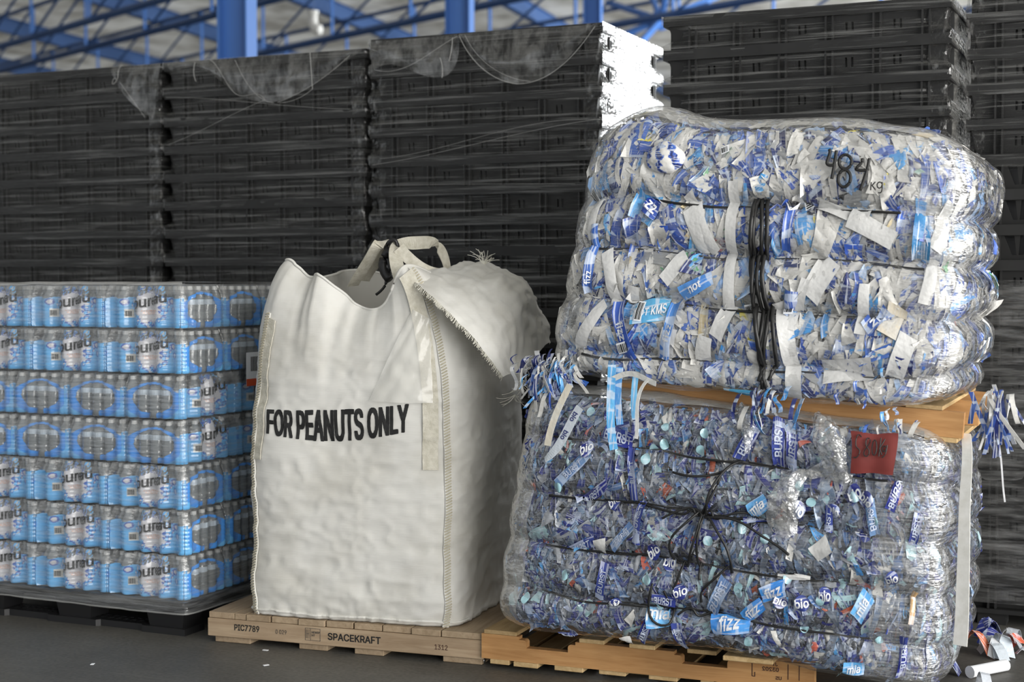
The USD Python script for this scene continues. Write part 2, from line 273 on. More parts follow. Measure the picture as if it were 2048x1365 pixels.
F_stack = film_mat('stack_film', clear=0.5, scale=2.4, stretch=(0.5, 0.5, 22), tilt=0.13, lo=0.55, hi=0.9, bump=0.45, bstretch=(1.2, 1.2, 12), sharp=0.09, gloss=0.05, base=0.0, diff=0.55, haze=(0.45, 0.45, 0.43))
F_loose = film_mat('loose_film', clear=0.5, scale=5, stretch=(2.2, 2.2, 1.0), tilt=0.6, lo=0.45, hi=0.95, bump=0.8, bscale=5, bstretch=(2.5, 2.5, 1), sharp=0.08, gloss=0.06, base=0.05, diff=0.5, haze=(0.45, 0.45, 0.43))
F_corner = film_mat('corner_film', clear=0.4, scale=9, stretch=(2, 2, 1), tilt=0.4, lo=0.6, hi=0.9, bump=1.0, bscale=13, bstretch=(1.6, 1.6, 1), sharp=0.06, gloss=0.10, base=0.0, diff=0.4, haze=(0.75, 0.74, 0.7))
F_low = film_mat('lower_stack_film', clear=0.5, scale=3.0, stretch=(1.2, 1.2, 12), tilt=0.25, lo=0.45, hi=0.9, bump=0.6, bscale=7, bstretch=(1, 1, 5), sharp=0.1, gloss=0.07, base=0.06, diff=0.6, haze=(0.5, 0.5, 0.49))
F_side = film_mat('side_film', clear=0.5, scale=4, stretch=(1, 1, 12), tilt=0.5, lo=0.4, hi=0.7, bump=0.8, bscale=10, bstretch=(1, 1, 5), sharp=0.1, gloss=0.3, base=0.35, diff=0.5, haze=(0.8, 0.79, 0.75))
F_crease = mat('film_fold', {'d': ('principled_bsdf', dict(base_color=(0.62, 0.62, 0.6), roughness=0.2, specular_ior_level=0.7)), 't': ('transparent_bsdf', {}), 'mx': ('mix_closure', dict(fac=0.22))}, [('t.BSDF', 'mx.closure1'), ('d.BSDF', 'mx.closure2')], 'mx.closure')
F_water = film_mat('load_film', clear=0.42, scale=3, stretch=(0.8, 0.8, 16), tilt=0.02, lo=0.45, hi=0.85, bump=0.35, bscale=7, bstretch=(1, 1, 10), sharp=0.09, gloss=0.08, base=0.1, diff=0.7, haze=(0.6, 0.62, 0.63))
F_bale = film_mat('bale_film', clear=0.3, scale=5, stretch=(1, 1, 30), tilt=0.12, lo=0.48, hi=0.9, bump=0.75, bscale=9, bstretch=(1.5, 1.5, 7), sharp=0.06, gloss=0.2, base=0.02, diff=0.5, haze=(0.8, 0.8, 0.78))
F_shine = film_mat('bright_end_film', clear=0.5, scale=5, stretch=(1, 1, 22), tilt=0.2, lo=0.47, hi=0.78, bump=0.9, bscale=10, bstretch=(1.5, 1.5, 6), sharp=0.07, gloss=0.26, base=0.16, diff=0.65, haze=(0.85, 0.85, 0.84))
F_haze = film_mat('dusty_film', clear=0.5, scale=7, stretch=(1, 1, 5), tilt=0.3, lo=0.35, hi=0.8, bump=0.6, bscale=9, bstretch=(1.5, 1.5, 3), sharp=0.12, gloss=0.15, base=0.55, diff=0.75, haze=(0.72, 0.71, 0.67))
F_pack = film_mat('pack_film', clear=0.3, scale=12, stretch=(1, 1, 3), tilt=0.3, lo=0.5, hi=0.8, bump=0.4, bscale=14, bstretch=(1, 1, 2), sharp=0.06, gloss=0.12, base=0.25, diff=0.6, haze=(0.75, 0.75, 0.74))

# ------------------------------------------------------------------ setting
tag(obj('floor', box(-60, 14, -8, 70, -0.2, 0.0), M_floor), 'dark grey worn concrete warehouse floor', 'floor', kind='structure')
tag(obj('ceiling', box(-60, 7.2, -8, 70, 8.3, 8.33), M_roof), 'off-white foil-lined roof sheeting high above', 'ceiling', kind='structure')
wr = merge([box(7.0, 7.2, -8, -7.1, 0, 8.3), box(7.0, 7.2, 7.2, 21.8, 0, 8.3), box(7.0, 7.2, -7.1, 7.2, 5.2, 8.3), box(7.0, 7.2, 44.2, 70, 0, 8.3), box(7.0, 7.2, 21.8, 44.2, 6.9, 8.3)])
tag(obj('wall_right', wr, M_wall), 'pale sheet wall around two open roller doors', 'wall', kind='structure')
tag(obj('wall_back', box(-60, 7.2, 69.8, 70, 0, 8.3), M_wall), 'pale sheet wall at the far end of the warehouse', 'wall', kind='structure')

# roof steel: open-web joists across, rafters under the sheeting
A = np.array([-math.sin(math.radians(65.6)), math.cos(math.radians(65.6))]); AN = np.array([-A[1], A[0]]) * -1
ordn = ['nearest', 'second', 'third', 'fourth', 'fifth', 'sixth', 'seventh', 'eighth', 'ninth', 'tenth', 'eleventh', 'twelfth', 'thirteenth', 'fourteenth', 'fifteenth', 'sixteenth', 'seventeenth', 'eighteenth']
off0 = 13.06
for k, dk in enumerate((0, 1.47, 4.6, 7.8, 11.5)):
    off = off0 + dk
    s0, s1 = 6.0, 42.0
    P = lambda s, z, off=off: np.array([A[0] * s + AN[0] * off, A[1] * s + AN[1] * off, z])
    t = thing('roof_joist', f'{ordn[k]} blue open-web steel joist crossing below the roof', 'roof joist')
    zb, zt = 6.5, 7.75
    r = 0.055
    def bar(a, b, r): 
        d = b - a; n = np.cross(d, [0, 0, 1.0]); 
        k_ = max(3, int(np.linalg.norm(d) / 1.2)); return tube(a + d * np.linspace(0, 1, k_)[:, None], r, 4)
    obj('bottom_chord', bar(P(s0, zb), P(s1, zb), 0.075), M_bluedark, t)
    obj('top_chord', bar(P(s0, zt), P(s1, zt), 0.05), M_bluedark, t)
    for i, s in enumerate(np.arange(s0 + 0.6 * (k % 3), s1 - 2.6, 2.6)):
        obj('vertical', bar(P(s, zb), P(s, zt), 0.04), M_blue, t)
        obj('diagonal', bar(P(s, zt), P(s + 2.6, zb), 0.035), M_bluedark, t)
B = np.array([-math.sin(math.radians(6)), math.cos(math.radians(6))])
for k in range(7):
    x0 = -38.5 + 4.4 * k
    t = thing('roof_rafter', f'blue solid steel rafter under the roof, {ordn[k].replace("nearest", "first")} from the left', 'rafter')
    y0, y1 = 12.0, 60.0
    c = lambda y: x0 + (y - 12) * B[0] / B[1]
    pts = np.array([[c(y0), y0], [c(y1), y1]])
    def slab(w, za, zc): ys = np.linspace(y0, y1, 40); return grid(np.array([[[c(y) - w, y, za], [c(y) + w, y, za], [c(y) + w, y, zc], [c(y) - w, y, zc]] for y in ys]), close=True)
    obj('web', slab(0.02, 7.85, 8.2), M_bluedark, t); obj('flange', slab(0.09, 7.83, 7.85), M_bluedark, t); obj('flange', slab(0.09, 8.2, 8.22), M_bluedark, t)
for (a, b, Z, lab) in ((440, 515, 14.4, 'nearest blue steel column, above the second wrapped stack from left'), (890, 950, 18.0, 'blue steel column above the middle wrapped stack'), (1163, 1206, 25.1, 'narrow far blue steel column above the corner of the third stack')):
    d = ray((a + b) / 2, HOR); d = d / (d @ FWDH); p = EYE + d * Z; w = (b - a) / FPX * Z
    t = thing('column', lab, 'column', tr(p[0], p[1], 0) @ rotz(math.radians(104)))
    h = w / 2 * 0.82
    obj('flange', box(-h, h, -h, -h + 0.02, 0, 8.2, .004), M_blue, t); obj('flange', box(-h, h, h - 0.02, h, 0, 8.2, .004), M_blue, t)
    obj('web', box(-0.012, 0.012, -h + 0.02, h - 0.02, 0, 8.2), M_blue, t); obj('base_plate', box(-h * 1.2, h * 1.2, -h * 1.2, h * 1.2, 0, 0.03), M_blue, t)
    for z in np.arange(1.0, 8, 2.4): obj('stiffener', box(-h * .75, h * .75, -h + .02, h - .02, z, z + .015), M_blue, t)
# node of radiating braces far behind the gap of the stacks
p = EYE + ray(1322, 40) / (ray(1322, 40) @ FWDH) * 30
t = thing('roof_brace', 'star of blue braces meeting behind the tall right-hand stack', 'roof brace')
for q in ((1180, 95), (1215, 5), (1290, -40), (1335, -30), (1420, 10), (1440, -10), (1240, 130)):
    e = EYE + ray(*q) / (ray(*q) @ FWDH) * (30 + rng.uniform(-2, 2)); obj('brace', tube([p, (p + e) / 2, e], 0.07, 6), M_blue, t)
obj('gusset_plate', tube([p - FWDH * .03, p + FWDH * .03], 0.22, 8), M_blue, t)
for q in ((745, 60), (640, 25), (835, 55), (1035, 10)):
    pass
# hanging pipe elbow
p = EYE + ray(628, 42) / (ray(628, 42) @ FWDH) * 24
t = thing('pipe_elbow', 'off-white pipe elbow hanging under the roof left of the middle column', 'pipe', tr(*p))
obj('pipe', tube([(-.02, 0, .15), (-.02, 0, 0.05), (-.02, 0, -.02), (0.0, 0, -0.09), (0.06, 0, -.14), (0.12, 0, -0.15)], [.075, .075, .08, .08, .08, .08], 14), M_white, t, smooth=True)
obj('hanger_rod', tube([(0, 0, .15), (0, 0, 8.3 - p[2])], .008, 5), M_bluedark, t)
obj('collar', tube([(-.02, 0, .12), (-.02, 0, .16)], .095, 14), M_white, t)

# ------------------------------------------------------------------ stacks of black trays
TW, TD, TH = 1.262, 0.905, 0.1515
def tray(vee=False):
    t = thing('plastic_tray', 'x', 'plastic tray')
    w, d, rimh = TW, TD, 0.034
    rim = extrude(sbox(-w / 2, 0, w / 2, d).difference(sbox(-w / 2 + .035, .035, w / 2 - .035, d - .035)), rimh)
    rim = xf(rim, tr(0, 0, TH - rimh - .001)); lip = xf(extrude(sbox(-w / 2 - .0, 0, w / 2, d).difference(sbox(-w / 2 + .012, .012, w / 2 - .012, d - .012)), .012), tr(0, 0, TH - rimh - .013))
    obj('rim', merge([rim, lip]), M_black, t)
    base = box(-w / 2 + .05, w / 2 - .05, .05, d - .05, 0.002, .012)
    obj('base', base, M_black, t)
    hw_t, hw_b = .018, .045
    def wall(half, H=TH - rimh, n=5):
        outer = Polygon([(-half + hw_b, 0), (half - hw_b, 0), (half - hw_t, H), (-half + hw_t, H)])
        holes = []
        for k in range(n):
            c = -half + .12 + (2 * half - .24) * (k + .5) / n; s = .2 * (2 * half - .24) / n
            if vee:
                holes.append(Polygon([(c - s * .55, .02), (c - s * .1, .02), (c - s * .3, H - .015), (c - s * 1.3, H - .015)])); holes.append(Polygon([(c + s * .1, .02), (c + s * .55, .02), (c + s * 1.3, H - .015), (c + s * .3, H - .015)]))
            else:
                holes.append(sbox(c - .022, .035, c - .012, .075)); holes.append(sbox(c + .004, .035, c + .014, .075))
        v, f = extrude(outer.difference(unary_union(holes)), .005)
        v, f = xf((v, f), XZ); v[:, 1] += .02 + (H - v[:, 2]) / H * .022 + .005
        ribs = []
        for k in range(n + 1):
            c = -half + .12 + (2 * half - .24) * k / n
            ribs.append(box(c - .004, c + .004, .006, .03, .0, H)); ribs.append(box(c + .03 - .004, c + .03 + .004, .008, .03, .0, H))
        return merge([(v, f)] + ribs)
    obj('insert', box(-w / 2 + .07, w / 2 - .07, .07, d - .07, .013, TH - .045), M_black2, t)
    obj('side_wall', wall(w / 2), M_black, t)
    obj('side_wall', xf(wall(w / 2), tr(0, d, 0) @ rotz(PI)), M_black, t)
    e = wall(d / 2, n=3)
    obj('end_wall', xf(e, tr(w / 2, d / 2, 0) @ rotz(PI / 2)), M_black, t)
    obj('end_wall', xf(e, tr(-w / 2, d / 2, 0) @ rotz(-PI / 2)), M_black, t)
    return t
first_tray = [None]
ords = ['topmost', 'second', 'third', 'fourth', 'fifth', 'sixth', 'seventh', 'eighth', 'ninth', 'tenth', 'eleventh', 'twelfth', 'thirteenth', 'fourteenth', 'fifteenth', 'sixteenth', 'seventeenth', 'eighteenth']
STK = [  # centre x, front y, top z, name
    (-5.10 - TW / 2, 6.75, 2.69, 'leftmost wrapped stack'), (-4.455, 6.75, 2.69, 'wrapped stack left of the bag loops'),
    (-3.168, 6.75, 2.732, 'wrapped stack right of the bag loops'), (-1.525, 6.52, 2.69, 'wrapped stack above the upper bale'),
    (-0.86 + TW / 2, 6.75, 2.80, 'far right stack')]
for si, (cx, fy, tz, nm) in enumerate(STK):
    n = 18
    for k in range(n):
        z = tz - (k + 1) * TH
        if z < -0.01: break
        M = tr(cx + rng.uniform(-.004, .004), fy + rng.uniform(-.004, .004), z)
        lab = f'{ords[k]} black plastic tray from top, {nm}'
        if si == 4 and k in (5, 6, 7):
            if k == 5: bare = tray(True); UsdGeom.Xformable(bare).AddTransformOp().Set(Gf.Matrix4d(M.T.tolist())); bare.SetCustomDataByKey('label', lab); bare.SetCustomDataByKey('group', 'unwrapped trays')
            else: dup(bare, M, lab, 'unwrapped trays')
        elif first_tray[0] is None:
            first_tray[0] = tray(); o = first_tray[0]
            UsdGeom.Xformable(o).AddTransformOp().Set(Gf.Matrix4d(M.T.tolist())); o.SetCustomDataByKey('label', lab); o.SetCustomDataByKey('group', 'trays of the ' + nm)
        else: dup(first_tray[0], M, lab, 'trays of the ' + nm)
    zb = tz - n * TH
    if zb > 0.02:
        tag(obj('base_pallet', merge([box(cx - TW / 2, cx + TW / 2, fy, fy + TD, max(zb - .02, .01), zb - .001)] + [box(cx + a - .06, cx + a + .06, fy + b - .05, fy + b + .05, 0, max(zb - .02, .01)) for a in (-.5, 0, .5) for b in (.08, .45, .83)]), M_black), f'black base pallet under the {nm}', 'pallet')

def stack_film(name, lab, cx, fy, tz, z0, z1, mat, notch=.018, side_mat=None):
    """wrap pulled in between the tray rims, tightest at the corners"""
    w, d = TW / 2 + .006, TD + .012
    nx, nyy = 60, 30
    per = [(-w + 2 * w * i / nx, 0.0) for i in range(nx)] + [(w, d * i / nyy) for i in range(nyy)] + [(w - 2 * w * i / nx, d) for i in range(nx)] + [(-w, d - d * i / nyy) for i in range(nyy)]
    per = np.array(per)
    zs = np.linspace(z0, z1, max(8, int((z1 - z0) / .0125)))
    P = np.zeros((len(zs), len(per), 3))
    c = np.array([0, d / 2])
    for i, z in enumerate(zs):
        ph = ((tz - z) % TH) / TH                       # 0 at a rim
        inn = np.clip((ph - .25) / .6, 0, 1); inn = math.sin(inn * PI) ** .7
        corner = np.clip(1 - np.minimum(np.abs(np.abs(per[:, 0]) - w), 9) / .12, 0, 1) * np.clip(1 - np.minimum(per[:, 1], d - per[:, 1]) / .2, 0, 1)
        amt = notch * inn * (0.35 + 1.6 * corner)
        q = per.copy(); dirv = np.stack([np.sign(per[:, 0]) * (np.abs(per[:, 0]) > w - .13), -(per[:, 1] < .2).astype(float) + (per[:, 1] > d - .2)], 1)
        q = q - dirv * amt[:, None]
        P[i, :, 0] = q[:, 0]; P[i, :, 1] = q[:, 1] - .004; P[i, :, 2] = z
    dn = nz(P, 7, 3, 3)[..., None] * .006; P = P + dn * np.array([0, -1, 0])
    t = thing(name, lab, 'stretch film', tr(cx, fy, 0))
    P = np.concatenate([P[:, 2 * nx + nyy:], P[:, :nx + nyy + 1]], 1); v, f = grid(P)
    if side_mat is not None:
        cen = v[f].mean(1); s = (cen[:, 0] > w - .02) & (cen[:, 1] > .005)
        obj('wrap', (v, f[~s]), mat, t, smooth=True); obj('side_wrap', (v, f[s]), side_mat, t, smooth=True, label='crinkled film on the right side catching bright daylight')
    else: obj('wrap', (v, f), mat, t, smooth=True)
    return t
fw = []
fw.append(stack_film('stretch_film', 'clear stretch film wrapped around the leftmost tray stack', *STK[0][:3], .3, STK[0][2] + .002, F_stack))
fw.append(stack_film('stretch_film', 'clear stretch film around the stack left of the bag loops', *STK[1][:3], .3, STK[1][2] + .002, F_stack))
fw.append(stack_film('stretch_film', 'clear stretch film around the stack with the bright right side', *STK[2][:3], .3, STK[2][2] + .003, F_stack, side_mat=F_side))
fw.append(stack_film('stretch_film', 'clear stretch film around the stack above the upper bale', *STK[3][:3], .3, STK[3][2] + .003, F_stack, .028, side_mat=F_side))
fw.append(stack_film('stretch_film', 'stretch film around the upper trays of the far right stack', *STK[4][:3], 1.97, STK[4][2], F_stack, .02))
fw.append(stack_film('stretch_film', 'hazy stretch film around the lower trays of the far right stack', *STK[4][:3], .1, 1.50, F_low, .008))

# bunched film hanging from the top edges: patches and folds
def fold(parent, pts, r, fy):
    obj('film_fold', tube(spline(pts, 24), r, 5), F_crease, parent, smooth=True)
def swag(parent, cx, fy, tz, pix, rows=14, cols=24, depth=.03, seed=1):
    """loose film hung between points along the top edge, its lower edge drawn by pixel outline; given its own distance in front of the stack"""
    top = spline([at_y(*p, fy - .012) for p in pix[0]], cols); low = spline([at_y(*p, fy - .03) for p in pix[1]], cols)
    s = np.linspace(0, 1, rows)[:, None, None]
    P = top[None] * (1 - s) + low[None] * s
    P[..., 1] -= depth * np.sin(s[..., 0] * PI) * (0.5 + nz(P, 9, seed) * 1.4) + .012 * np.abs(nz(P * np.array([1, 0, .15]), 26, seed + 2))
    P -= np.array([cx, fy, 0])
    obj('loose_film', grid(P, flip=True), F_loose, parent, smooth=True)
swag(fw[1], STK[1][0], 6.75, 2.69, [[(335, 127), (420, 118), (520, 110), (620, 102), (725, 95)], [(345, 145), (425, 150), (480, 190), (545, 205), (600, 185), (640, 160), (725, 100)]], seed=3)
swag(fw[0], STK[0][0], 6.75, 2.69, [[(225, 133), (270, 130), (322, 126)], [(230, 160), (262, 205), (310, 235)]], seed=5)
swag(fw[2], STK[2][0], 6.75, 2.732, [[(740, 84), (800, 79), (860, 74), (915, 69)], [(748, 140), (790, 130), (830, 145), (880, 155), (918, 72)]], seed=7)
swag(fw[2], STK[2][0], 6.75, 2.732, [[(922, 68), (1000, 62), (1080, 56), (1150, 52), (1195, 48)], [(925, 72), (960, 135), (1030, 168), (1100, 150), (1150, 100), (1195, 52)]], depth=.05, seed=9)
def cr(k, pts, r=.004):
    r *= .4
    cx, fy = STK[k][0], STK[k][1]
    fold(fw[k], [at_y(*p, fy - .04) - np.array([cx, fy, 0]) for p in pts], r, fy)
for k, pts, r in ((1, [(415, 118), (450, 160), (482, 192), (510, 188), (530, 200)], .005), (1, [(470, 120), (490, 160), (520, 195), (548, 206)], .004), (1, [(700, 110), (640, 160), (590, 190), (555, 205)], .004), (1, [(390, 125), (388, 150), (392, 163)], .006), (1, [(620, 105), (623, 150), (625, 178)], .006), (1, [(625, 178), (600, 195), (560, 206)], .004),
                  (1, [(332, 195), (450, 200), (560, 210), (700, 218)], .003), (1, [(335, 290), (400, 262), (480, 222), (530, 200)], .003), (0, [(245, 130), (236, 150), (232, 163), (225, 168), (226, 160), (234, 160)], .006), (0, [(240, 165), (265, 200), (290, 235)], .004),
                  (2, [(918, 70), (940, 110), (975, 145), (1035, 168)], .006), (2, [(930, 70), (960, 115), (1010, 150), (1060, 163)], .004), (2, [(1190, 52), (1150, 105), (1100, 148), (1035, 168)], .005), (2, [(915, 72), (870, 100), (810, 135), (750, 140)], .004), (2, [(905, 75), (902, 105), (898, 122)], .006), (2, [(880, 115), (885, 140), (884, 156)], .006), (2, [(745, 330), (900, 300), (1050, 265), (1200, 238)], .003), (2, [(1210, 240), (1060, 250), (930, 282), (760, 318)], .0025), (2, [(755, 372), (900, 369), (1150, 368)], .0025)):
    cr(k, pts, r)
def gather(k, sgn, z1, amt=.03, m=None):
    cx, fy, tz = STK[k][:3]; w = TW / 2; r = np.random.default_rng(40 + k)
    zs = np.arange(z1, tz - .004, .008); a = np.linspace(-1, 1, 11)
    ph = ((tz - zs) % TH) / TH; inn = np.sin(np.clip((ph - .2) / .7, 0, 1) * PI) ** .7 * amt
    X = np.where(a[None] < 0, w + a[None] * .075, w + .004) * np.ones((len(zs), 1)) - inn[:, None] * .5
    Y = np.where(a[None] < 0, -.012, a[None] * .10 - .012) + inn[:, None] * .5
    G = np.stack([sgn * X, Y, np.broadcast_to(zs[:, None], X.shape)], -1)
    q = nz(G * np.array([1, 1, .8]), 18, 60 + k, 3); G[..., 1] -= .02 * np.abs(q); G[..., 0] += sgn * .012 * nz(G, 30, 61 + k, 2)
    obj('gathered_film', grid(G, flip=sgn < 0), m or F_corner, fw[k], smooth=True, label='film bunched along the corner')
gather(0, 1, 1.3); gather(1, 1, 1.45); gather(2, -1, 1.45); gather(2, 1, 1.8); gather(3, 1, 1.7, .04); gather(4, -1, 2.0, .02)
# a few bright specks of light passing between the trays: open slots with daylight behind are left to the real gaps

# ------------------------------------------------------------------ bottled water load
BX1, BY0, PZ = -3.80, 5.15, 0.150
PL, PS, PH = 0.400, 0.300, 0.190
def bottle_profile(h=.178, r=.0285):
    return [(0.001, 0), (r * .8, 0), (r, .008), (r, .03), (r * .94, .034), (r, .038), (r, .052), (r * .94, .056), (r, .06), (r, .1), (r * .93, .105), (r, .11), (r, .122), (r * .8, .14), (r * .5, .155), (r * .42, .16), (r * .42, .163)]
M_bottle = mat('water_bottle', {'p': ('principled_bsdf', dict(base_color=(0.20, 0.225, 0.24), roughness=0.12, specular_ior_level=0.7, coat_weight=0.4))})
M_cap = plain('bottle_cap', (0.72, 0.73, 0.72), 0.4)
M_lab = plain('bottle_label', (0.62, 0.72, 0.82), 0.4)
def pack():
    t = thing('water_bottle_pack', 'x', 'bottle pack')
    d = .0585; rows = 8; sp = (PL - d) / (rows - 1)
    prof = lathe(bottle_profile(), 14); cap = lathe([(.0001, .178), (.0125, .178), (.0135, .175), (.0135, .163), (.0001, .163)], 10); lab = lathe([(.0288, .100), (.0290, .1005), (.0290, .1215), (.0288, .122)], 14)
    xs = []
    for i in range(rows):
        nb = 5 if i % 2 == 0 else 4
        for j in range(nb): xs.append((-PL / 2 + d / 2 + i * sp, d / 2 + (j + (0 if nb == 5 else .5)) * (PS - d) / 4))
    # the far corner is filled so that both ends show the same row
    for (x, y) in xs:
        edge = abs(x) > PL / 2 - .09 or y < .1 or y > PS - .1
        if not edge: continue
        M = tr(x, y, 0)
        b = obj('bottle', xf(prof, M), M_bottle, t, smooth=True)
        obj('cap', xf(cap, M), M_cap, b); obj('bottle_label', xf(lab, M), M_lab, b)
    # shrink film: outline follows the outer bottles
    def outline(n_long=132, n_short=100):
        pts = []
        for i in range(n_long):
            u = (i + .5) / n_long; x = -PL / 2 + u * PL; b = math.cos((x + .17075) / .09757 * 2 * PI)
            pts.append((x, .0113 - .0148 * b, 0, u, 0))
        for i in range(n_short):
            u = (i + .5) / n_short; y = u * PS; b = math.cos((u * 5 - .5) * 2 * PI)
            pts.append((PL / 2 + .003, y, 1, u, 0))
        for i in range(n_long):
            u = (i + .5) / n_long; x = PL / 2 - u * PL; b = math.cos((x + .17075) / .09757 * 2 * PI)
            pts.append((x, PS - .0113 + .0148 * b, 2, u, 0))
        for i in range(n_short):
            u = (i + .5) / n_short; y = PS - u * PS; b = math.cos((u * 5 - .5) * 2 * PI)
            pts.append((-PL / 2 + .0025 - .006 * b, y, 3, u, 0))
        return np.array(pts)
    o = outline(); zs = np.linspace(0, .183, 62)
    P = np.zeros((len(zs), len(o), 3)); FU = np.zeros((len(zs), len(o), 2))
    for i, z in enumerate(zs):
        shr = 0.0 if z < .125 else ((z - .125) / .058) ** 1.3 * .016
        rb = .006 * (1 - min(z / .012, 1)) ** 2 + (0.0006 * math.cos(z * 2 * PI / .017) if .02 < z < .125 else 0)
        cx, cy = 0, PS / 2
        q = np.stack([o[:, 0], o[:, 1]], 1); c = q - [cx, cy]; ln = np.linalg.norm(c, axis=1, keepdims=True)
        # round the corners
        kx, ky = np.abs(c[:, 0]) / (PL / 2), np.abs(c[:, 1]) / (PS / 2)
        rr = (kx ** 44 + ky ** 44) ** (1 / 44); lim = np.where(rr > 0, np.maximum(kx, ky) / np.maximum(rr, 1e-9), 1)
        c = c * lim[:, None]
        q = c * (1 - (shr + rb) / np.maximum(np.abs(c).max(1, keepdims=True), .05)) + [cx, cy]
        P[i, :, :2] = q; P[i, :, 2] = z + .001
        FU[i, :, 0] = o[:, 3]; FU[i, :, 1] = z / .183
    v, f = grid(P, close=True)
    face = np.broadcast_to(o[:, 2], P.shape[:2]).ravel(); u = FU[..., 0].ravel(); w = FU[..., 1].ravel()
    long = (face % 2) == 0
    ns = nz(np.stack([u * 3 + face * 7, w * 1.2, w * 0], -1), 6, 4, 3); ns2 = nz(np.stack([u * 3 + face * 5, w * 1.2, w * 0 + 9], -1), 14, 8, 2)
    sky, ring, pale, deep = np.array([.16, .47, .84]), np.array([.08, .31, .80]), np.array([.66, .66, .70]), np.array([.10, .17, .50])
    col = np.tile(sky, (len(v), 1)) * (1 + ns[:, None] * .25)
    uu, ww = (u - .56) / .21, (w - .50) / .46
    burst = uu ** 2 + ww ** 2 + ns * 1.1
    inb = long & (burst < .75); col[inb] = pale
    edge = long & (burst > .55) & (burst < 1.35); sw = edge & (np.abs(ns2) < .07); col[sw] = deep * (1 + ns2[sw, None] * 2)
    sw2 = edge & (ns2 > .16); col[sw2] = pale
    for (zz, uw, seed) in ((.40, .11, 1), (.36, .09, 2), (.33, .07, 3)):
        s_ = long & (np.abs(w - zz - .06 * (u - .56)) < .012) & (np.abs(u - .57) < uw) & (np.sin(u * 330 + seed) > -.5); col[s_] = [.75, .45, .34]
    bc = long & (np.abs(u - .29) < .05) & (np.abs(w - .33) < .1); col[bc] = [.72, .7, .64]
    for (cu, cw) in ((.83, .62), (.86, .42), (.24, .6)):
        r_ = np.hypot((u - cu) / .045, (w - cw) / .08); s_ = long & (r_ < 1) & (r_ > .6); col[s_] = deep; col[long & (r_ <= .6)] = pale
    # ends: darker ring round a clear window
    r_ = np.hypot((u - .5) / .39, (w - .45) / .38); win = ~long & ((r_ + .12 * ns) < .88) & (w > .08)
    ringm = ~long & (r_ < 1.28) & (w < .86); col[ringm] = ring * (1 + .2 * ns[ringm, None])
    topz = np.where(long, .70 + .02 * np.cos(((u - .5) * PL + .17075) / .09757 * 2 * PI), .62 + .22 * np.clip(1 - ((u - .5) / .42) ** 2, 0, 1))
    spike = long & (np.abs(u - .56) < .2) & (w < .97) & (w > .66) & (np.abs(ns2) < .09)
    printed = ((w < topz) & ~win & (w > .0)) | spike | (long & (burst < .62) & (w < .95))
    printed &= ~(~long & (w < .14) & (np.abs(u - .5) < .06))
    pf = printed[f].sum(1) >= 2
    obj('printed_film', (v, f[pf]), M_tint, t, smooth=True, tint=col, label='sky blue printed film with white splash panels')
    cf = merge([(v, f[~pf]), (np.vstack([P[-1], [[0, PS / 2, .186]]]), np.array([[i, (i + 1) % len(o), len(o)] for i in range(len(o))]))])
    obj('clear_film', cf, F_pack, t, smooth=True)
    def on_long(x, z, back=False):
        b = np.cos((x + .17075) / .09757 * 2 * PI); y = .0113 - .0148 * b
        return y
    for s in (0, 1):
        tv, tf = text_up('pureau', .043, .155, .0004, True, .006)
        tv = tv.copy(); sl = tv[:, 0] * .2
        tv[:, 1] = on_long((tv[:, 0] - .045) * (-1 if s else 1), 0) - .0058 + tv[:, 1]; tv[:, 2] += .082 + sl; tv[:, 0] -= .045
        if s: tv[:, 0] *= -1; tv[:, 1] = PS - tv[:, 1]
        obj('lettering', (tv, tf), M_ink, t)
        bars = []; xb = -.0985
        for wb in (.0014, .0024, .0012, .0026, .0014, .0018, .0024):
            yb = [on_long(q * (-1 if s else 1), 0) - .0052 for q in (xb, xb + wb)]; bars.append((np.array([[xb, yb[0], .05], [xb + wb, yb[1], .05], [xb + wb, yb[1], .073], [xb, yb[0], .073]]) * ([-1, 1, 1] if s else 1) + ([0, 0, 0]), np.array([[0, 1, 2], [0, 2, 3]]))); xb += wb + .0016
        bars = merge(bars)
        if s: bars = (np.stack([bars[0][:, 0], PS - bars[0][:, 1], bars[0][:, 2]], 1), bars[1])
        obj('barcode', bars, M_ink, t)
        ring_ = extrude(Polygon([(0, .022), (.009, .006), (.006, -.004), (0, -.007), (-.006, -.004), (-.009, .006)]).difference(Polygon([(0, .016), (.0065, .005), (.004, -.002), (0, -.004), (-.004, -.002), (-.0065, .005)])), .0004)
        rv, rf = xf(ring_, XZ); rv = rv.copy(); rv[:, 0] += .022; rv[:, 2] += .145; rv[:, 1] += on_long(rv[:, 0] * (-1 if s else 1), 0) + .009
        if s: rv[:, 0] *= -1; rv[:, 1] = PS - rv[:, 1]
        obj('drop_emblem', (rv, rf), M_greyink, t)
    return t
first_pack = None
rowname = ['top', 'second', 'third', 'fourth', 'fifth', 'sixth', 'bottom']
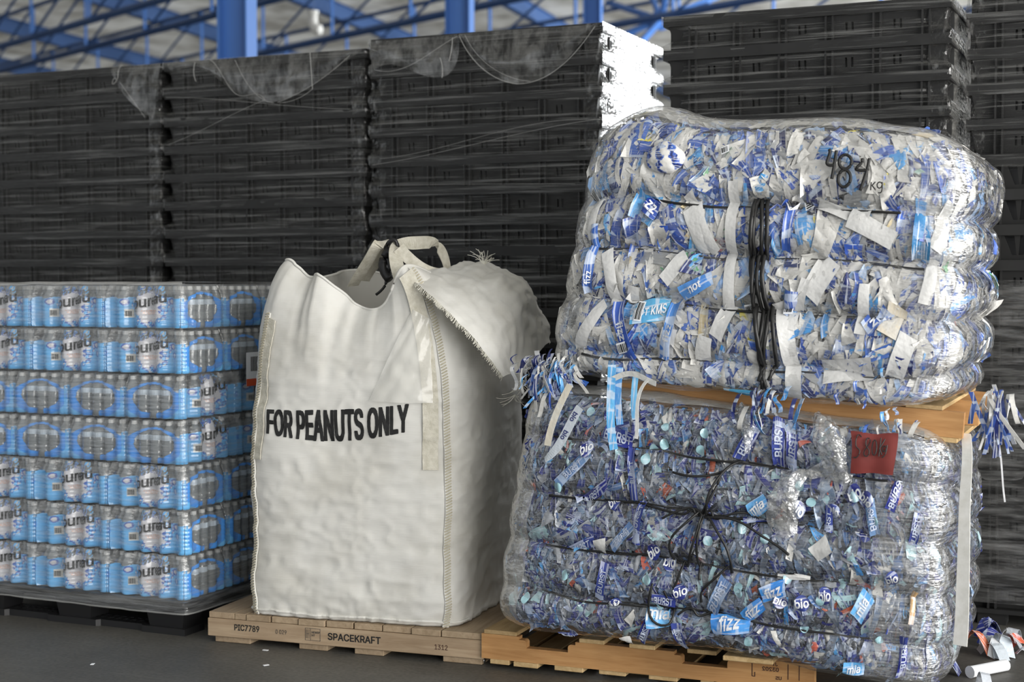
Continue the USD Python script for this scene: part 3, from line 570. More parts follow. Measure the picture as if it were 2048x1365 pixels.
for ly in range(7):
    z = PZ + (6 - ly) * (PH + .001); spots = []
    long_front = ly not in (2, 3)
    jit = [0, .006, -.008, -.004, .004, .012, .006][ly]
    if long_front:
        for k in range(3): spots.append((tr(BX1 - PL / 2 - k * (PL + .004) + jit, BY0 + .004, z) @ tr(0, PS / 2, 0) @ rotz(PI) @ tr(0, -PS / 2, 0), f'front row, {["at the right corner", "middle", "cut by the left edge"][k]}, logo side outward'))
        for k in range(1, 4): spots.append((tr(BX1 - PL / 2 + jit, BY0 + .004 + k * (PS + .003), z) @ tr(0, PS / 2, 0) @ rotz(PI) @ tr(0, -PS / 2, 0), f'{["", "second", "third", "last"][k]} along the right side, oval end outward'))
    else:
        for k in range(4): spots.append((tr(BX1 - k * (PS + .003) + jit, BY0 + PL / 2 + .004, z) @ rotz(PI / 2), f'front row, {["at the right corner", "second from right", "third from right", "leftmost"][k]}, oval end outward'))
        for k in range(1, 3): spots.append((tr(BX1 + jit, BY0 + PL / 2 + .004 + k * (PL + .004), z) @ rotz(PI / 2), f'{["", "second", "last"][k]} along the right side, logo side outward'))
    for M, where in spots:
        lab = f'blue water pack, {rowname[ly]} layer, {where}'
        if first_pack is None:
            first_pack = pack(); UsdGeom.Xformable(first_pack).AddTransformOp().Set(Gf.Matrix4d(M.T.tolist())); first_pack.SetCustomDataByKey('label', lab); first_pack.SetCustomDataByKey('group', 'water packs on the black pallet')
        else: dup(first_pack, M, lab, 'water packs on the black pallet')
# black plastic pallet below
pl = thing('plastic_pallet', 'black plastic pallet under the wrapped load of water packs', 'pallet', tr(BX1 - 1.21, BY0 - .01, 0))
obj('deck', merge([box(0, 1.215, 0, 1.22, .128, .148, .006), box(.02, 1.195, .02, 1.2, .112, .128)]), M_black2, pl)
for i in range(3):
    for j in range(3):
        cxx = (.12, .607, 1.095)[i]; cyy = (.1, .61, 1.12)[j]
        obj('foot', xf(tmesh(trimesh.convex.convex_hull(np.array([(sx * a, sy * b, zz) for zz, a, b in ((.028, .085, .06), (.112, .1, .07)) for sx in (-1, 1) for sy in (-1, 1)]))), tr(cxx, cyy, 0)), M_black2, pl)
for j in range(3):
    y0 = (.02, .54, 1.06)[j]
    run = Polygon([(0.01, 0), (1.205, 0), (1.205, .14), (.01, .14)])
    notch = unary_union([Polygon([(.22, -.01), (.24, .018), (.46, .018), (.48, -.01)]), Polygon([(.73, -.01), (.75, .018), (.97, .018), (.99, -.01)])])
    holes = unary_union([sbox(x, .05, x + .022, .072) for x in np.arange(.24, .98, .04)] + [sbox(x, .085, x + .022, .107) for x in np.arange(.24, .98, .04)])
    obj('runner', xf(extrude(run.difference(notch).difference(holes), .028), tr(0, y0, 0)), M_black2, pl)
# outer wrap and top sheet
t = thing('load_wrap', 'hazy stretch film around the stacked water packs', 'stretch film', tr(BX1 - 1.21, BY0, 0))
w, d = 1.212, 1.225
nx, ny = 150, 110
per = np.array([(w * i / nx, 0.0) for i in range(nx)] + [(w, d * i / ny) for i in range(ny)] + [(w - w * i / nx, d) for i in range(nx)] + [(0, d - d * i / ny) for i in range(ny)])
zs = np.linspace(.105, PZ + 7 * (PH + .001) - .003, 130); P = np.zeros((len(zs), len(per), 3))
for i, z in enumerate(zs):
    ph = ((z - PZ) % (PH + .001)) / PH; gap = math.exp(-((ph - 1) / .13) ** 2) + math.exp(-(ph / .06) ** 2); gap = 0 if z < PZ else gap
    c = per - [w / 2, d / 2]; kx, ky = np.abs(c[:, 0]) / (w / 2), np.abs(c[:, 1]) / (d / 2); rr = (kx ** 30 + ky ** 30) ** (1 / 30); c = c * (np.maximum(kx, ky) / rr)[:, None]
    off = .008 - .012 * gap + (.03 if z < .135 else .03 * math.exp(-((z - .135) / .02))) * 1
    q = c * (1 + off / np.maximum(np.abs(c).max(1), .3))[:, None] + [w / 2, d / 2]
    P[i, :, :2] = q; P[i, :, 2] = z + (nz(np.stack([per[:, 0], per[:, 1], per[:, 0] * 0], -1), 3, 5) * .02 if i < 3 else 0)
P += (nz(P, 10, 6)[..., None] * .005)
P0_ = P; P = np.concatenate([P[:, 2 * nx + ny:], P[:, :nx + ny + 1]], 1)
obj('wrap', grid(P), F_water, t, smooth=True)
obj('lower_hem', tube(P[0][::3], .004, 5), F_crease, t, smooth=True)
ts = np.array([[(x, y, PZ + 7 * (PH + .001) + .004 + .006 * (meshkit.noise(np.array([x * 9, y * 9, 2.0])) - .4)) for x in np.linspace(-.012, w + .012, 50)] for y in np.linspace(-.014, d, 40)])
M_sheet = film_mat('top_sheet', clear=.5, base=.8, haze=(.8, .8, .78), stretch=(2, 2, 2), diff=.7)
hang = ts[:1].copy(); hang[..., 2] -= .012
obj('top_sheet', grid(np.vstack([hang, ts])), M_sheet, t, smooth=True)
# barcode tag on the right side of the load
t = thing('barcode_tag', 'white barcode tag with a red strip on the side of the water load', 'label', tr(BX1 + .028, BY0 + .43, 1.03) @ rotz(PI / 2))
obj('paper', box(0, .2, -.0005, .0005, 0.0, .15), M_printwhite, t); obj('red_strip', box(0, .2, -.001, -.0006, 0, .032), M_redtag, t, label='red-orange strip')
bars = []; x = .035
while x < .17:
    ww = rng.choice([.002, .004, .006]); bars.append(box(x, x + ww, -.0012, -.0007, .065, .13)); x += ww + rng.choice([.002, .004])
obj('barcode', merge(bars), M_ink, t)

# ------------------------------------------------------------------ bulk bag and its pallet
BA = math.radians(5.0)
PB = tr(-3.659, 5.127, 0) @ rotz(math.radians(4.7))
t = thing('wooden_pallet', 'weathered pine pallet with printed front board under the white bulk bag', 'pallet', PB)
W_ = 1.211
fr = [(0, .098), (.1, .142), (.146, .236), (.241, .339), (.343, .44), (.444, .54), (.546, .645), (.649, .75), (.754, .855), (.859, 1.0)]
for a, b in fr:
    obj('deck_board', box(a * W_, b * W_, rng.uniform(-.004, .006), 1.16, .101, .126, .002), M_woodbag_y, t)
for y in (0.012, .56, 1.11):
    obj('stringer', box(-.004, W_ + .004, y - .014, y + .024, .026, .1, .002), M_woodbag, t)
for a, b in ((.02, .155), (.34, .445), (.545, .65), (.86, .995)):
    obj('bottom_board', box(a * W_, b * W_, .01, 1.15, 0.001, .0255, .002), M_woodbag_y, t)
for s, x, z, h, w, m in (('PIC7789', .122, .058, .024, .115, M_ink), ('0 029', .312, .058, .017, .05, M_greyink), ('SPACEKRAFT', .548, .052, .027, .232, M_ink), ('1312', 1.012, .05, .02, .054, M_stamp)):
    obj('lettering', xf(text_up(s, h, w, .0008, m is M_ink), tr(x, -.0025, z)), m, t)
fr_ = sbox(0, 0, .068, .05).difference(sbox(.0015, .0015, .0665, .0485)); bits = [fr_, sbox(.024, 0, .0255, .05), sbox(.005, .008, .0065, .044), sbox(.010, .008, .0115, .044), sbox(.017, .008, .0185, .044), sbox(.005, .026, .0185, .028)]
obj('stamp_mark', xf(xf(extrude(unary_union(bits), .0008), XZ), tr(.446, -.0022, .042)), M_greyink, t)
for s, z in (('HEWIP', .072), ('HT', .060)): obj('lettering', xf(text_up(s, .008, None, .0008, True), tr(.446 + .029, -.0025, z)), M_greyink, t)

BAGM = tr(-3.032, 5.190, .127) @ rotz(math.radians(5.6))
bag = thing('bulk_bag', 'large white woven bulk bag printed with black lettering, open at top', 'bulk bag', BAGM)
NT, NB, NU = 300, 120, 70
th = np.linspace(0, 2 * PI, NT, endpoint=False)
ctrl = {180: (-.35, .35, 1.36), 205: (-.33, .14, 1.40), 225: (-.26, .05, 1.45), 238: (-.19, .07, 1.385), 249: (-.135, .03, 1.395), 262: (-.03, .07, 1.30), 275: (.06, .07, 1.255), 290: (.15, .05, 1.285), 305: (.215, .02, 1.40), 316: (.25, .05, 1.43), 335: (.30, .22, 1.39), 360: (.36, .45, 1.38), 405: (.36, .8, 1.40), 450: (.02, .82, 1.37), 495: (-.3, .76, 1.42), 540: (-.35, .35, 1.36)}
kk = sorted(ctrl); rim_f = CubicSpline(np.radians(kk), np.array([ctrl[k] for k in kk]), bc_type='periodic')
rim = rim_f(np.where(th < PI, th + 2 * PI, th))
def section(z, n):
    hx = np.interp(z, [0, .06, .3, .7, 1.0, 1.2], [.458, .474, .49, .503, .50, .49]); hy = np.interp(z, [0, .1, .5, 1.0], [.44, .46, .475, .47])
    r = (np.abs(np.cos(th) / hx) ** n + np.abs(np.sin(th) / hy) ** n) ** (-1 / n)
    return np.stack([r * np.cos(th), .45 + r * np.sin(th), np.full_like(th, z)], -1)
Z0 = .92
rows = [section(z, np.interp(z, [0, .3, .92], [9, 6, 4.5])) for z in np.linspace(0, Z0, NB)]
base_sec = section(Z0, 4.5)
for q in np.linspace(0, 1, NU)[1:]:
    fz = math.sin(q * PI / 2) * .72 + q * .28; fx = (1 - math.cos(q * PI / 2)) * .6 + q * .4
    P = base_sec * (1 - fx) + rim * fx; P[:, 2] = Z0 + (rim[:, 2] - Z0) * fz; rows.append(P)
P = np.array(rows)
# creases: horizontal pulls, dimples from the contents, gathers towards the top
lz = np.clip((P[..., 2] - .9) / .5, 0, 1)
hr = nz(P * np.array([1.6, 1.6, 6]), 2.4, 11, 3) * .013 * (1 - .6 * lz)
dm = -np.abs(nz(P, 13, 12, 2)) * .024 * (1 - lz)
ang = np.broadcast_to(th, P.shape[:2])
gt = nz(np.stack([np.cos(ang) * 4, np.sin(ang) * 4, P[..., 2] * .5], -1), 1.6, 13, 3) * .07 * lz ** 1.3
bt = np.exp(-P[..., 2] / .05) * nz(np.stack([np.cos(ang) * 9, np.sin(ang) * 9, P[..., 2] * 4], -1), 2, 14) * .03
big = nz(P, 3, 15, 2) * .03
disp = hr + dm + gt + bt + big
out = P - np.array([0, .45, 0]); out[..., 2] = 0; out /= np.linalg.norm(out, axis=-1, keepdims=True) + 1e-9
P = P + out * disp[..., None]
outer = P.copy()
inner = []
for q in np.linspace(0, 1, 26)[1:]:
    R_ = rim * 1.0; c = np.array([-.02, .42, 1.06]); rr = R_ * (1 - q) + c * q; rr[:, 2] = rim[:, 2] - (rim[:, 2] - 1.06) * (1 - (1 - q) ** 2.2)
    rr += nz(rr, 7, 20)[..., None] * .08 * math.sin(q * PI); inner.append(P[-1] * (1 - min(1, q * 8)) + rr * min(1, q * 8))
bv, bf = grid(np.concatenate([P], 0), close=True)
bot = P[0].mean(0); n0 = len(bv); bv = np.vstack([bv, bot]); kx = np.arange(NT); bf = np.vstack([bf, np.stack([np.full(NT, n0), (kx + 1) % NT, kx], 1)])
obj('body', (bv, bf), M_bag, bag, smooth=True)
iv, if_ = grid(np.concatenate([P[-1:], inner], 0), close=True); obj('inner_liner', (iv, if_), M_liner, bag, smooth=True, label='crumpled grey inner liner in the open mouth')
obj('rim_hem', tube(np.vstack([P[-1], P[-1][:1]]), .006, 6), M_bag, bag, smooth=True)
from scipy.interpolate import LinearNDInterpolator
fsel = (out[..., 1] < -.35)
yf = LinearNDInterpolator(outer[fsel][:, [0, 2]], outer[fsel][:, 1])
def yfront(x, z):
    y = yf(x, z); return np.where(np.isnan(y), .0, y)
IB = np.linalg.inv(BAGM)
def bag_px(px, py):
    """front-face point under a direction, in the bag's own coordinates"""
    o = IB[:3, :3] @ EYE + IB[:3, 3]; d = IB[:3, :3] @ ray(px, py); y = 0.0
    for _ in range(8):
        s = (y - o[1]) / d[1]; p = o + d * s; y = float(yfront(p[0], p[2]))
    return p
# lettering, bent with the cloth
a_, b_ = bag_px(534, 866), bag_px(817, 862)
tv, tf = text_up('FOR PEANUTS ONLY', .105, b_[0] - a_[0], .0006, True, .016)
tv = tv.copy(); u = tv[:, 0] / (b_[0] - a_[0]); base = a_[2] + (b_[2] - a_[2]) * u - .034 * np.sin(u * PI) ** 1.0 - .012 * u * 0
tv[:, 2] = base + tv[:, 2] * np.interp(u, [0, .35, .6, 1], [.88, 1.12, 1.14, .98]); tv[:, 0] += a_[0]; tv[:, 1] = yfront(tv[:, 0], tv[:, 2]) - .0022 + tv[:, 1]
obj('lettering', merge([(tv + [dx_, -.0001 * i_, 0], tf) for i_, dx_ in enumerate((-.0028, 0, .0028))]), M_ink, bag)
# corner webbing and seams
def col_path(deg, z0, z1, off=.004):
    c = int(round(math.radians(deg % 360) / (2 * PI) * NT)) % NT
    q = outer[:, c]; sel = (q[:, 2] >= z0) & (q[:, 2] <= z1); k = 4
    ac = outer[:, (c + k) % NT] - outer[:, (c - k) % NT]; ac /= np.linalg.norm(ac, axis=1, keepdims=True)
    return q[sel] + out[sel, c] * off, ac[sel], out[sel, c]
for deg, z0, z1, lab in ((308.5, .625, 1.40, 'cream lifting strap sewn down the right front corner'), (228.5, .64, 1.22, 'cream lifting strap sewn down the left front corner')):
    p, ac, _ = col_path(deg, z0, z1, .004); obj('lifting_strap', ribbon(p, ac, .062, .003), M_strap, bag, smooth=False, label=lab)
for deg, z1 in ((315, 1.42), (225.5, 1.25)):
    p, ac, o_ = col_path(deg, 0.0, z1, .004)
    p = p + nz(p * np.array([0, 0, 1]), 6, 31)[:, None] * .012 * ac
    obj('seam_binding', ribbon(p, ac, .026, .006), M_bag, bag)
    pts = spline(p + o_ * .005, int(z1 / .011)); A_ = spline(ac + 0 * p, len(pts)); O_ = spline(o_ + 0 * p, len(pts)) if False else None
    st = []
    acn = np.array([np.interp(np.linspace(0, 1, len(pts)), np.linspace(0, 1, len(ac)), ac[:, k]) for k in range(3)]).T
    onn = np.array([np.interp(np.linspace(0, 1, len(pts)), np.linspace(0, 1, len(o_)), o_[:, k]) for k in range(3)]).T
    for i in range(len(pts) - 1):
        st.append(tube([pts[i] - acn[i] * .011, (pts[i] + pts[i + 1]) / 2 + onn[i] * .003, pts[i + 1] + acn[i] * .012], .0028, 5))
    tag(obj('seam_stitch', merge(st), M_stitch, bag), kind='stuff')
p = outer[3] + out[3] * .002; sel = np.sin(th) < -.55
q = p[sel]; q = np.stack([q[:, 0], q[:, 1], q[:, 2] - .004 + nz(q, 9, 33) * .02], 1); obj('bottom_hem', tube(q, .006, 6), M_bag, bag)
# document pouch
c4 = [bag_px(*q) for q in ((826, 618), (866, 640), (868, 806), (740, 802))]
uu, vv = np.meshgrid(np.linspace(0, 1, 22), np.linspace(0, 1, 26))
G = ((1 - uu) * (1 - vv))[..., None] * c4[0] + (uu * (1 - vv))[..., None] * c4[1] + (uu * vv)[..., None] * c4[2] + ((1 - uu) * vv)[..., None] * c4[3]
G[..., 1] = yfront(G[..., 0], G[..., 2]) - .010 - .022 * np.sin(uu * PI) * (vv) + nz(G, 11, 40) * .02 - .006 * np.abs(np.sin(uu * 9 + vv * 4))
obj('document_pouch', grid(G), M_pouch, bag, smooth=True, label='clear plastic document pouch hanging below the strap')
# loops
def loc(px, py, Y): return IB[:3, :3] @ at_y(px, py, Y) + IB[:3, 3]
def loop(pts, w=.05, ac0=(0.3, 1, 0.1), ac1=None, lab=None, n=60):
    p = spline([loc(*q) for q in pts], n); a0 = np.array(ac0, float); a1 = np.array(ac1 if ac1 is not None else ac0, float); s = np.linspace(0, 1, n)[:, None]
    ac = a0 * (1 - s) + a1 * s; tt = np.gradient(p, axis=0); tt /= np.linalg.norm(tt, axis=1, keepdims=True); ac = ac - (ac * tt).sum(1, keepdims=True) * tt; ac /= np.linalg.norm(ac, axis=1, keepdims=True)
    obj('lifting_loop', ribbon(p, ac, w, .004), M_strap, bag, label=lab)
loop([(706, 572, 5.52), (722, 545, 5.48), (742, 512, 5.45), (760, 487, 5.44), (767, 484, 5.46), (766, 500, 5.49), (748, 532, 5.52), (728, 562, 5.55)], .05, (1, .5, .35), (1, .6, .3), 'short cream loop standing left of the dark tie')
loop([(806, 575, 5.33), (796, 540, 5.37), (791, 505, 5.42), (800, 490, 5.48), (835, 486, 5.56), (868, 488, 5.62), (885, 506, 5.66), (895, 540, 5.68)], .055, (1, .1, 0), (.25, 1, -.6), 'tall cream loop arching right')
loop([(797, 496, 5.42), (815, 515, 5.43), (842, 536, 5.45), (872, 548, 5.5), (900, 545, 5.56)], .05, (.5, .3, .9), (.3, .8, .6), 'lower fold of the right loop')
obj('tie', merge([tube(spline([loc(*q) for q in [(770, 555, 5.45), (776, 520, 5.45), (774, 492, 5.45), (788, 480, 5.45), (795, 492, 5.46), (786, 530, 5.47)]], 30), .009, 6), tube(spline([loc(*q) for q in [(762, 545, 5.46), (772, 565, 5.44), (752, 590, 5.42)]], 14), .006, 6), tube(spline([loc(*q) for q in [(780, 500, 5.45), (766, 530, 5.45), (780, 560, 5.45)]], 14), .02, 7)]), M_black2, bag, smooth=True, label='black tie cord knotted in the mouth')
# loose flap thrown over the right shoulder
rowsP = [[(818, 556, 5.28), (868, 600, 5.17), (925, 652, 5.17), (972, 706, 5.2), (1010, 752, 5.24)],
         [(840, 546, 5.40), (905, 566, 5.33), (968, 610, 5.31), (1010, 668, 5.33), (1034, 748, 5.33)],
         [(872, 538, 5.58), (935, 541, 5.52), (1002, 566, 5.52), (1040, 625, 5.54), (1055, 738, 5.46)],
         [(905, 536, 5.80), (965, 531, 5.76), (1030, 552, 5.76), (1068, 610, 5.78), (1082, 700, 5.72)],
         [(930, 545, 6.0), (990, 536, 5.98), (1050, 570, 5.98), (1088, 625, 5.98), (1098, 690, 5.95)]]
C = np.array([[loc(*q) for q in r_] for r_ in rowsP])
def bisp(C, n, mm):
    a = CubicSpline(np.linspace(0, 1, C.shape[0]), C, axis=0)(np.linspace(0, 1, n)); return CubicSpline(np.linspace(0, 1, C.shape[1]), a, axis=1)(np.linspace(0, 1, mm))
Fp = bisp(C, 60, 80); us, vs = np.meshgrid(np.linspace(0, 1, 80), np.linspace(0, 1, 60))
rad = nz(np.stack([us * 5, vs * 2.2, us * 0], -1), 1.7, 50, 3); fine = nz(np.stack([us * 3 + vs * 2, vs * 7, vs * 0], -1), 2, 51, 3)
nrm = np.cross(np.gradient(Fp, axis=1), np.gradient(Fp, axis=0)); nrm /= np.linalg.norm(nrm, axis=-1, keepdims=True); nrm *= np.sign(-nrm[..., 1:2] + .3 * nrm[..., 2:3] + 1e-9)
Fp = Fp + nrm * (.06 * rad * np.clip(vs * 1.6, .25, 1) + .02 * fine)[..., None]
obj('top_flap', grid(Fp), M_bag, bag, smooth=True, label='loose white flap draped over the right shoulder with frayed edge')
fr_ = []
for i in range(0, 400):
    s = rng.random(); k = s * 79; i0 = int(k); p0 = Fp[0, i0] * (1 - k + i0) + Fp[0, min(i0 + 1, 79)] * (k - i0); L_ = rng.uniform(.006, .02)
    dn = np.array([-.35 + rng.normal(0, .25), -.25, -1 + rng.normal(0, .2)]); dn /= np.linalg.norm(dn); fr_.append(tube([p0, p0 + dn * L_ * .5, p0 + dn * L_ + [0, -.002, 0]], .0009, 3, False))
for (px, py, Y, n, up) in ((968, 530, 5.7, 22, 1), (1045, 760, 5.42, 22, -1), (1030, 790, 5.42, 8, -1)):
    o_ = loc(px, py, Y)
    for i in range(n):
        d = np.array([rng.normal(0, .6), -.1, up * rng.uniform(.4, 1)]); d /= np.linalg.norm(d); L_ = rng.uniform(.03, .085); e = np.array([rng.normal(0, .02), 0, -.01 * up]); fr_.append(tube(spline([o_, o_ + d * L_ * .5, o_ + d * L_ + e], 7), .0011, 3, False))
tag(obj('frayed_thread', merge(fr_), M_thread, bag), kind='stuff')
# right-hand gathered cloth below the flap

# ------------------------------------------------------------------ bales
class Bale:
    def __init__(s, M, hw, D, H, n, bands, pinch, adj, seed):
        s.M, s.hw, s.D, s.H, s.n, s.bands, s.pinch, s.adj, s.seed = M, hw, D, H, n, bands, pinch, adj, seed
    def surf(s, d, inset=0.0, smooth=1.0):
        d = np.asarray(d, float); r = (np.abs(d) ** s.n).sum(-1) ** (-1 / s.n); q = d * r[..., None]
        p = q * np.array([s.hw - inset, s.D / 2 - inset, s.H / 2 - inset]) + np.array([0, s.D / 2, s.H / 2])
        z = p[..., 2]; b = np.zeros_like(z)
        for zb in s.bands: b += np.exp(-np.abs((z - zb) / .03) ** 1.6)
        side = np.clip((np.abs(q[..., :2]).max(-1) - .8) / .15, 0, 1)
        am = s.pinch * smooth * (b - .35) * side * (.75 + .5 * noise(p * 3.0 + 9, s.seed))
        o = np.stack([np.sign(q[..., 0]) * np.clip((np.abs(q[..., 0]) - .8) / .2, 0, 1), np.sign(q[..., 1]) * np.clip((np.abs(q[..., 1]) - .8) / .2, 0, 1), np.zeros_like(z)], -1)
        p = p - o * am[..., None]
        lump = (fbm(p * 4.5 + 31, 2, s.seed + 1) - .5) * .05 * smooth
        p = p + q / (np.linalg.norm(q, axis=-1, keepdims=True) + 1e-9) * lump[..., None]
        return s.adj(p, q)
    def face(s, name, u, v):
        one = np.ones_like(u)
        return {'f': np.stack([u, -one, v], -1), 'r': np.stack([one, u, v], -1), 't': np.stack([u, v, one], -1), 'l': np.stack([-one, u, v], -1)}[name]
    def size(s, name): return {'f': (s.hw, s.H / 2), 'r': (s.D / 2, s.H / 2), 't': (s.hw, s.D / 2), 'l': (s.D / 2, s.H / 2)}[name]
    def P(s, name, x, y, h):
        """point at face coordinates x, y (metres from the face's middle), h above the surface"""
        a, b = s.size(name); e = .004
        p = s.surf(s.face(name, x / a, y / b)); px = s.surf(s.face(name, (x + e) / a, y / b)); py = s.surf(s.face(name, x / a, (y + e) / b))
        n = np.cross(px - p, py - p); n /= np.linalg.norm(n, axis=-1, keepdims=True) + 1e-12
        if name == 'l': n = -n
        return p + n * np.asarray(h)[..., None]
    def shell(s, inset, nu=110, nv=80, smooth=.6, zlo=-.97):
        y = np.linspace(.9, -1, nu // 2)[:-1]; x = np.linspace(-1, 1, nu); y2 = np.linspace(-1, .9, nu // 2)[1:]
        d = np.vstack([np.stack([-np.ones_like(y), y], 1), np.stack([x, -np.ones_like(x)], 1), np.stack([np.ones_like(y2), y2], 1)])
        z = np.linspace(zlo, 1, nv); D = np.concatenate([np.broadcast_to(d[None], (nv, len(d), 2)), np.broadcast_to(z[:, None, None], (nv, len(d), 1))], -1)
        sm = np.full(len(d), smooth); k0 = nu // 2 - 1; sm[:k0] = smooth * .4; sm[k0:k0 + 14] = np.linspace(smooth * .4, smooth, 14); strip = s.surf(D, inset, sm[None])
        X, Y = np.meshgrid(x, np.linspace(-1, .9, nu // 2)); top = s.surf(np.stack([X, Y, np.ones_like(X)], -1), inset, smooth)
        return strip, top
    def to_face(s, px, py):
        """face coordinates on the front of the bale along a direction of view"""
        I = np.linalg.inv(s.M); o = I[:3, :3] @ EYE + I[:3, 3]; d = I[:3, :3] @ ray(px, py); y = 0.0
        for _ in range(10):
            p = o + d * ((y - o[1]) / d[1]); a, b = s.size('f'); g = p - [0, 0, s.H / 2]
            x_, z_ = np.clip(g[0], -a, a), np.clip(g[2], -b, b); y = float(s.P('f', np.array(x_), np.array(z_), np.array(0.0))[1])
        # undo the rounding of the face map
        for _ in range(6):
            q = s.P('f', np.array(x_), np.array(z_), np.array(0.0)); x_ += p[0] - q[0]; z_ += p[2] - q[2]
        return x_, z_

GA, GB = np.meshgrid(np.linspace(-.5, .5, 7), np.linspace(-.5, .5, 4), indexing='ij')
def scraps(B, face, x, y, L_, w, phi, h0, seed, crump=1.0):
    """n crumpled strips at once: vertices n x 7 x 4 x 3"""
    r = np.random.default_rng(seed); n = len(x); e = lambda v: np.asarray(v)[:, None, None]
    tap = e(r.normal(0, .35, n)); sl = e(r.normal(0, .5, n)); bend = e(r.normal(0, .25, n))
    a = GA[None] * e(L_) + sl * GB[None] * e(w) * .8; b = GB[None] * e(w) * (1 + tap * GA[None] * 2) + bend * e(L_) * (GA[None] ** 2)
    c, s_ = np.cos(e(phi)), np.sin(e(phi)); du, dv = a * c - b * s_, a * s_ + b * c
    k1, k2, tw = e(r.normal(0, 1, n)), e(r.normal(0, 1, n)), e(r.normal(0, 1, n))
    h = e(h0) + crump * e(w) * (.35 * k1 * (GA[None] ** 2 * 2 - .2) + .35 * k2 * (GB[None] ** 2 * 3 - .2) + .3 * tw * GA[None] * GB[None] * 4 + .12 * r.normal(0, 1, (n, 7, 4)))
    h = np.maximum(h, -.012)
    hx, hy = B.size(face)
    X, Y = np.clip(e(x) + du, -hx * .999, hx * .999), np.clip(e(y) + dv, -hy * .999, hy * .999)
    V = B.P(face, X, Y, h)
    U = np.stack([(GA[None] * e(L_)) + e(r.uniform(0, 90, n)), GB[None] * e(w) + e(r.uniform(0, 90, n))], -1)
    return V, U
_, GF = grid(np.zeros((7, 4, 3)))
def joined(V, U, col):
    n = len(V); f = (GF[None] + (np.arange(n) * 28)[:, None, None]).reshape(-1, 3)
    return (V.reshape(-1, 3), f), np.repeat(col, 28, axis=0), U.reshape(-1, 2)
def pick(r, n, pal):
    p = np.array([q[0] for q in pal], float); i = r.choice(len(pal), n, p=p / p.sum()); c = np.array([q[1] for q in pal])[i]
    return np.clip(c * (1 + r.normal(0, .12, (n, 1))), 0, .95)
def piece(B, parent, name, mat, x, y, L_, w, phi, col, h0=.02, face='f', curl=.0, words=None, wmat=None, wh=.6, seed=0, wpos=0.0, flat=False, label=None, wave=.15, disc=False):
    """one strip that can be told apart, with its printed word"""
    na, nb = (9, 9) if disc else (max(5, int(L_ / .02)), 4)
    a, b = np.meshgrid(np.linspace(-.5, .5, na), np.linspace(-.5, .5, nb), indexing='ij'); r = np.random.default_rng(seed + 1000); ph = r.uniform(0, 6, 3)
    def at(a_, b_, e=0.0):
        c, s_ = math.cos(phi), math.sin(phi); h = h0 + e + w * wave * np.sin(a_ * 7 * L_ / .15 + ph[0]) + w * (.2 if not flat else .05) * np.sin(b_ * 4 + a_ * 3 + ph[1]) + curl * (a_ ** 2)
        hx, hy = B.size(face); return B.P(face, np.clip(x + a_ * L_ * c - b_ * w * s_, -hx, hx), np.clip(y + a_ * L_ * s_ + b_ * w * c, -hy, hy), h)
    if disc: a, b = a * np.sqrt(np.clip(1 - 2 * b * b, 0, 1)), b * np.sqrt(np.clip(1 - 2 * a * a, 0, 1))
    v, f = grid(at(a, b)); U = np.stack([a * L_ + r.uniform(0, 50), b * w + r.uniform(0, 50)], -1).reshape(-1, 2)
    o = obj(name, (v, f), mat, parent, smooth=True, tint=np.tile(col, (len(v), 1)), uv=U, label=label)
    if words:
        t_ = meshkit.text_mesh(words, w * wh, .0008, True); q = t_.vertices; wd = q[:, 0].max() - q[:, 0].min(); sc = min(1, .9 * L_ / wd)
        v2, f2 = trimesh.remesh.subdivide_to_size(t_.vertices * [sc, sc, 1], t_.faces, .02, max_iter=6)
        m_ = (v2.min(0) + v2.max(0)) / 2
        obj('lettering', (at((v2[:, 0] - m_[0]) / L_ + wpos, (v2[:, 1] - m_[1]) / w, .0035 + v2[:, 2]), f2), wmat or M_printwhite, o)
    return o

# lower bale: clear and navy film, sagging over the pallet's right end
def adjL(p, q):
    p = p.copy(); x, z = p[..., 0], p[..., 2]
    p[..., 0] = x + np.clip(-x / .8, 0, 1) * (-.15) * np.clip(1 - z / .95, 0, 1) + np.clip(-x / .8, 0, 1) * .065
    top = np.clip(z / .88, 0, 1); p[..., 2] = z + top * (.045 * np.clip(-x, -.8, .8) + .035 - .022 * np.clip((x + .25) / .5, 0, 1) - .105 * np.clip((p[..., 1] - .10) / .06, 0, 1) * (1 - .5 * np.clip((x + .25) / .5, 0, 1))) + (1 - top) * (-.05) * np.clip((x - .3) / .4, 0, 1)
    return p
LM = tr(-1.495, 5.075, .165) @ rotz(math.radians(.6)) @ roty(math.radians(1.2))
LB = Bale(LM, .785, 1.1, .87, 9, (.155, .325, .50, .69), .032, adjL, 71)
lower = thing('plastic_bale', 'lower bale of clear and navy film scrap with red weight note', 'bale', LM)
def adjU(p, q):
    p = p.copy(); x, z = p[..., 0], p[..., 2]; t_ = np.clip(z / .95, 0, 1)
    p[..., 2] = z + t_ ** 3 * (.055 * np.exp(-((x + .47) / .14) ** 2) + .02 * np.exp(-((x - .2) / .3) ** 2) - .05 * np.clip((x - .4) / .3, 0, 1) ** 2)
    p[..., 2] -= (1 - np.clip(z / .3, 0, 1)) ** 1.5 * .03 * np.clip((.10 - p[..., 1]) / .08, 0, 1)
    p[..., 0] = x + np.clip(-x / .7, 0, 1) * (.10 * np.clip((z - .25) / .7, 0, 1) - .05 * np.clip(1 - z / .3, 0, 1))
    return p
UM = tr(-1.395, 5.10, 1.095) @ rotz(math.radians(1.0)) @ roty(math.radians(3.4))
UB = Bale(UM, .72, 1.08, .95, 8, (.125, .305, .49, .66), .05, adjU, 72)
upper = thing('plastic_bale', 'upper bale of white and blue label scrap marked with black handwriting', 'bale', UM)

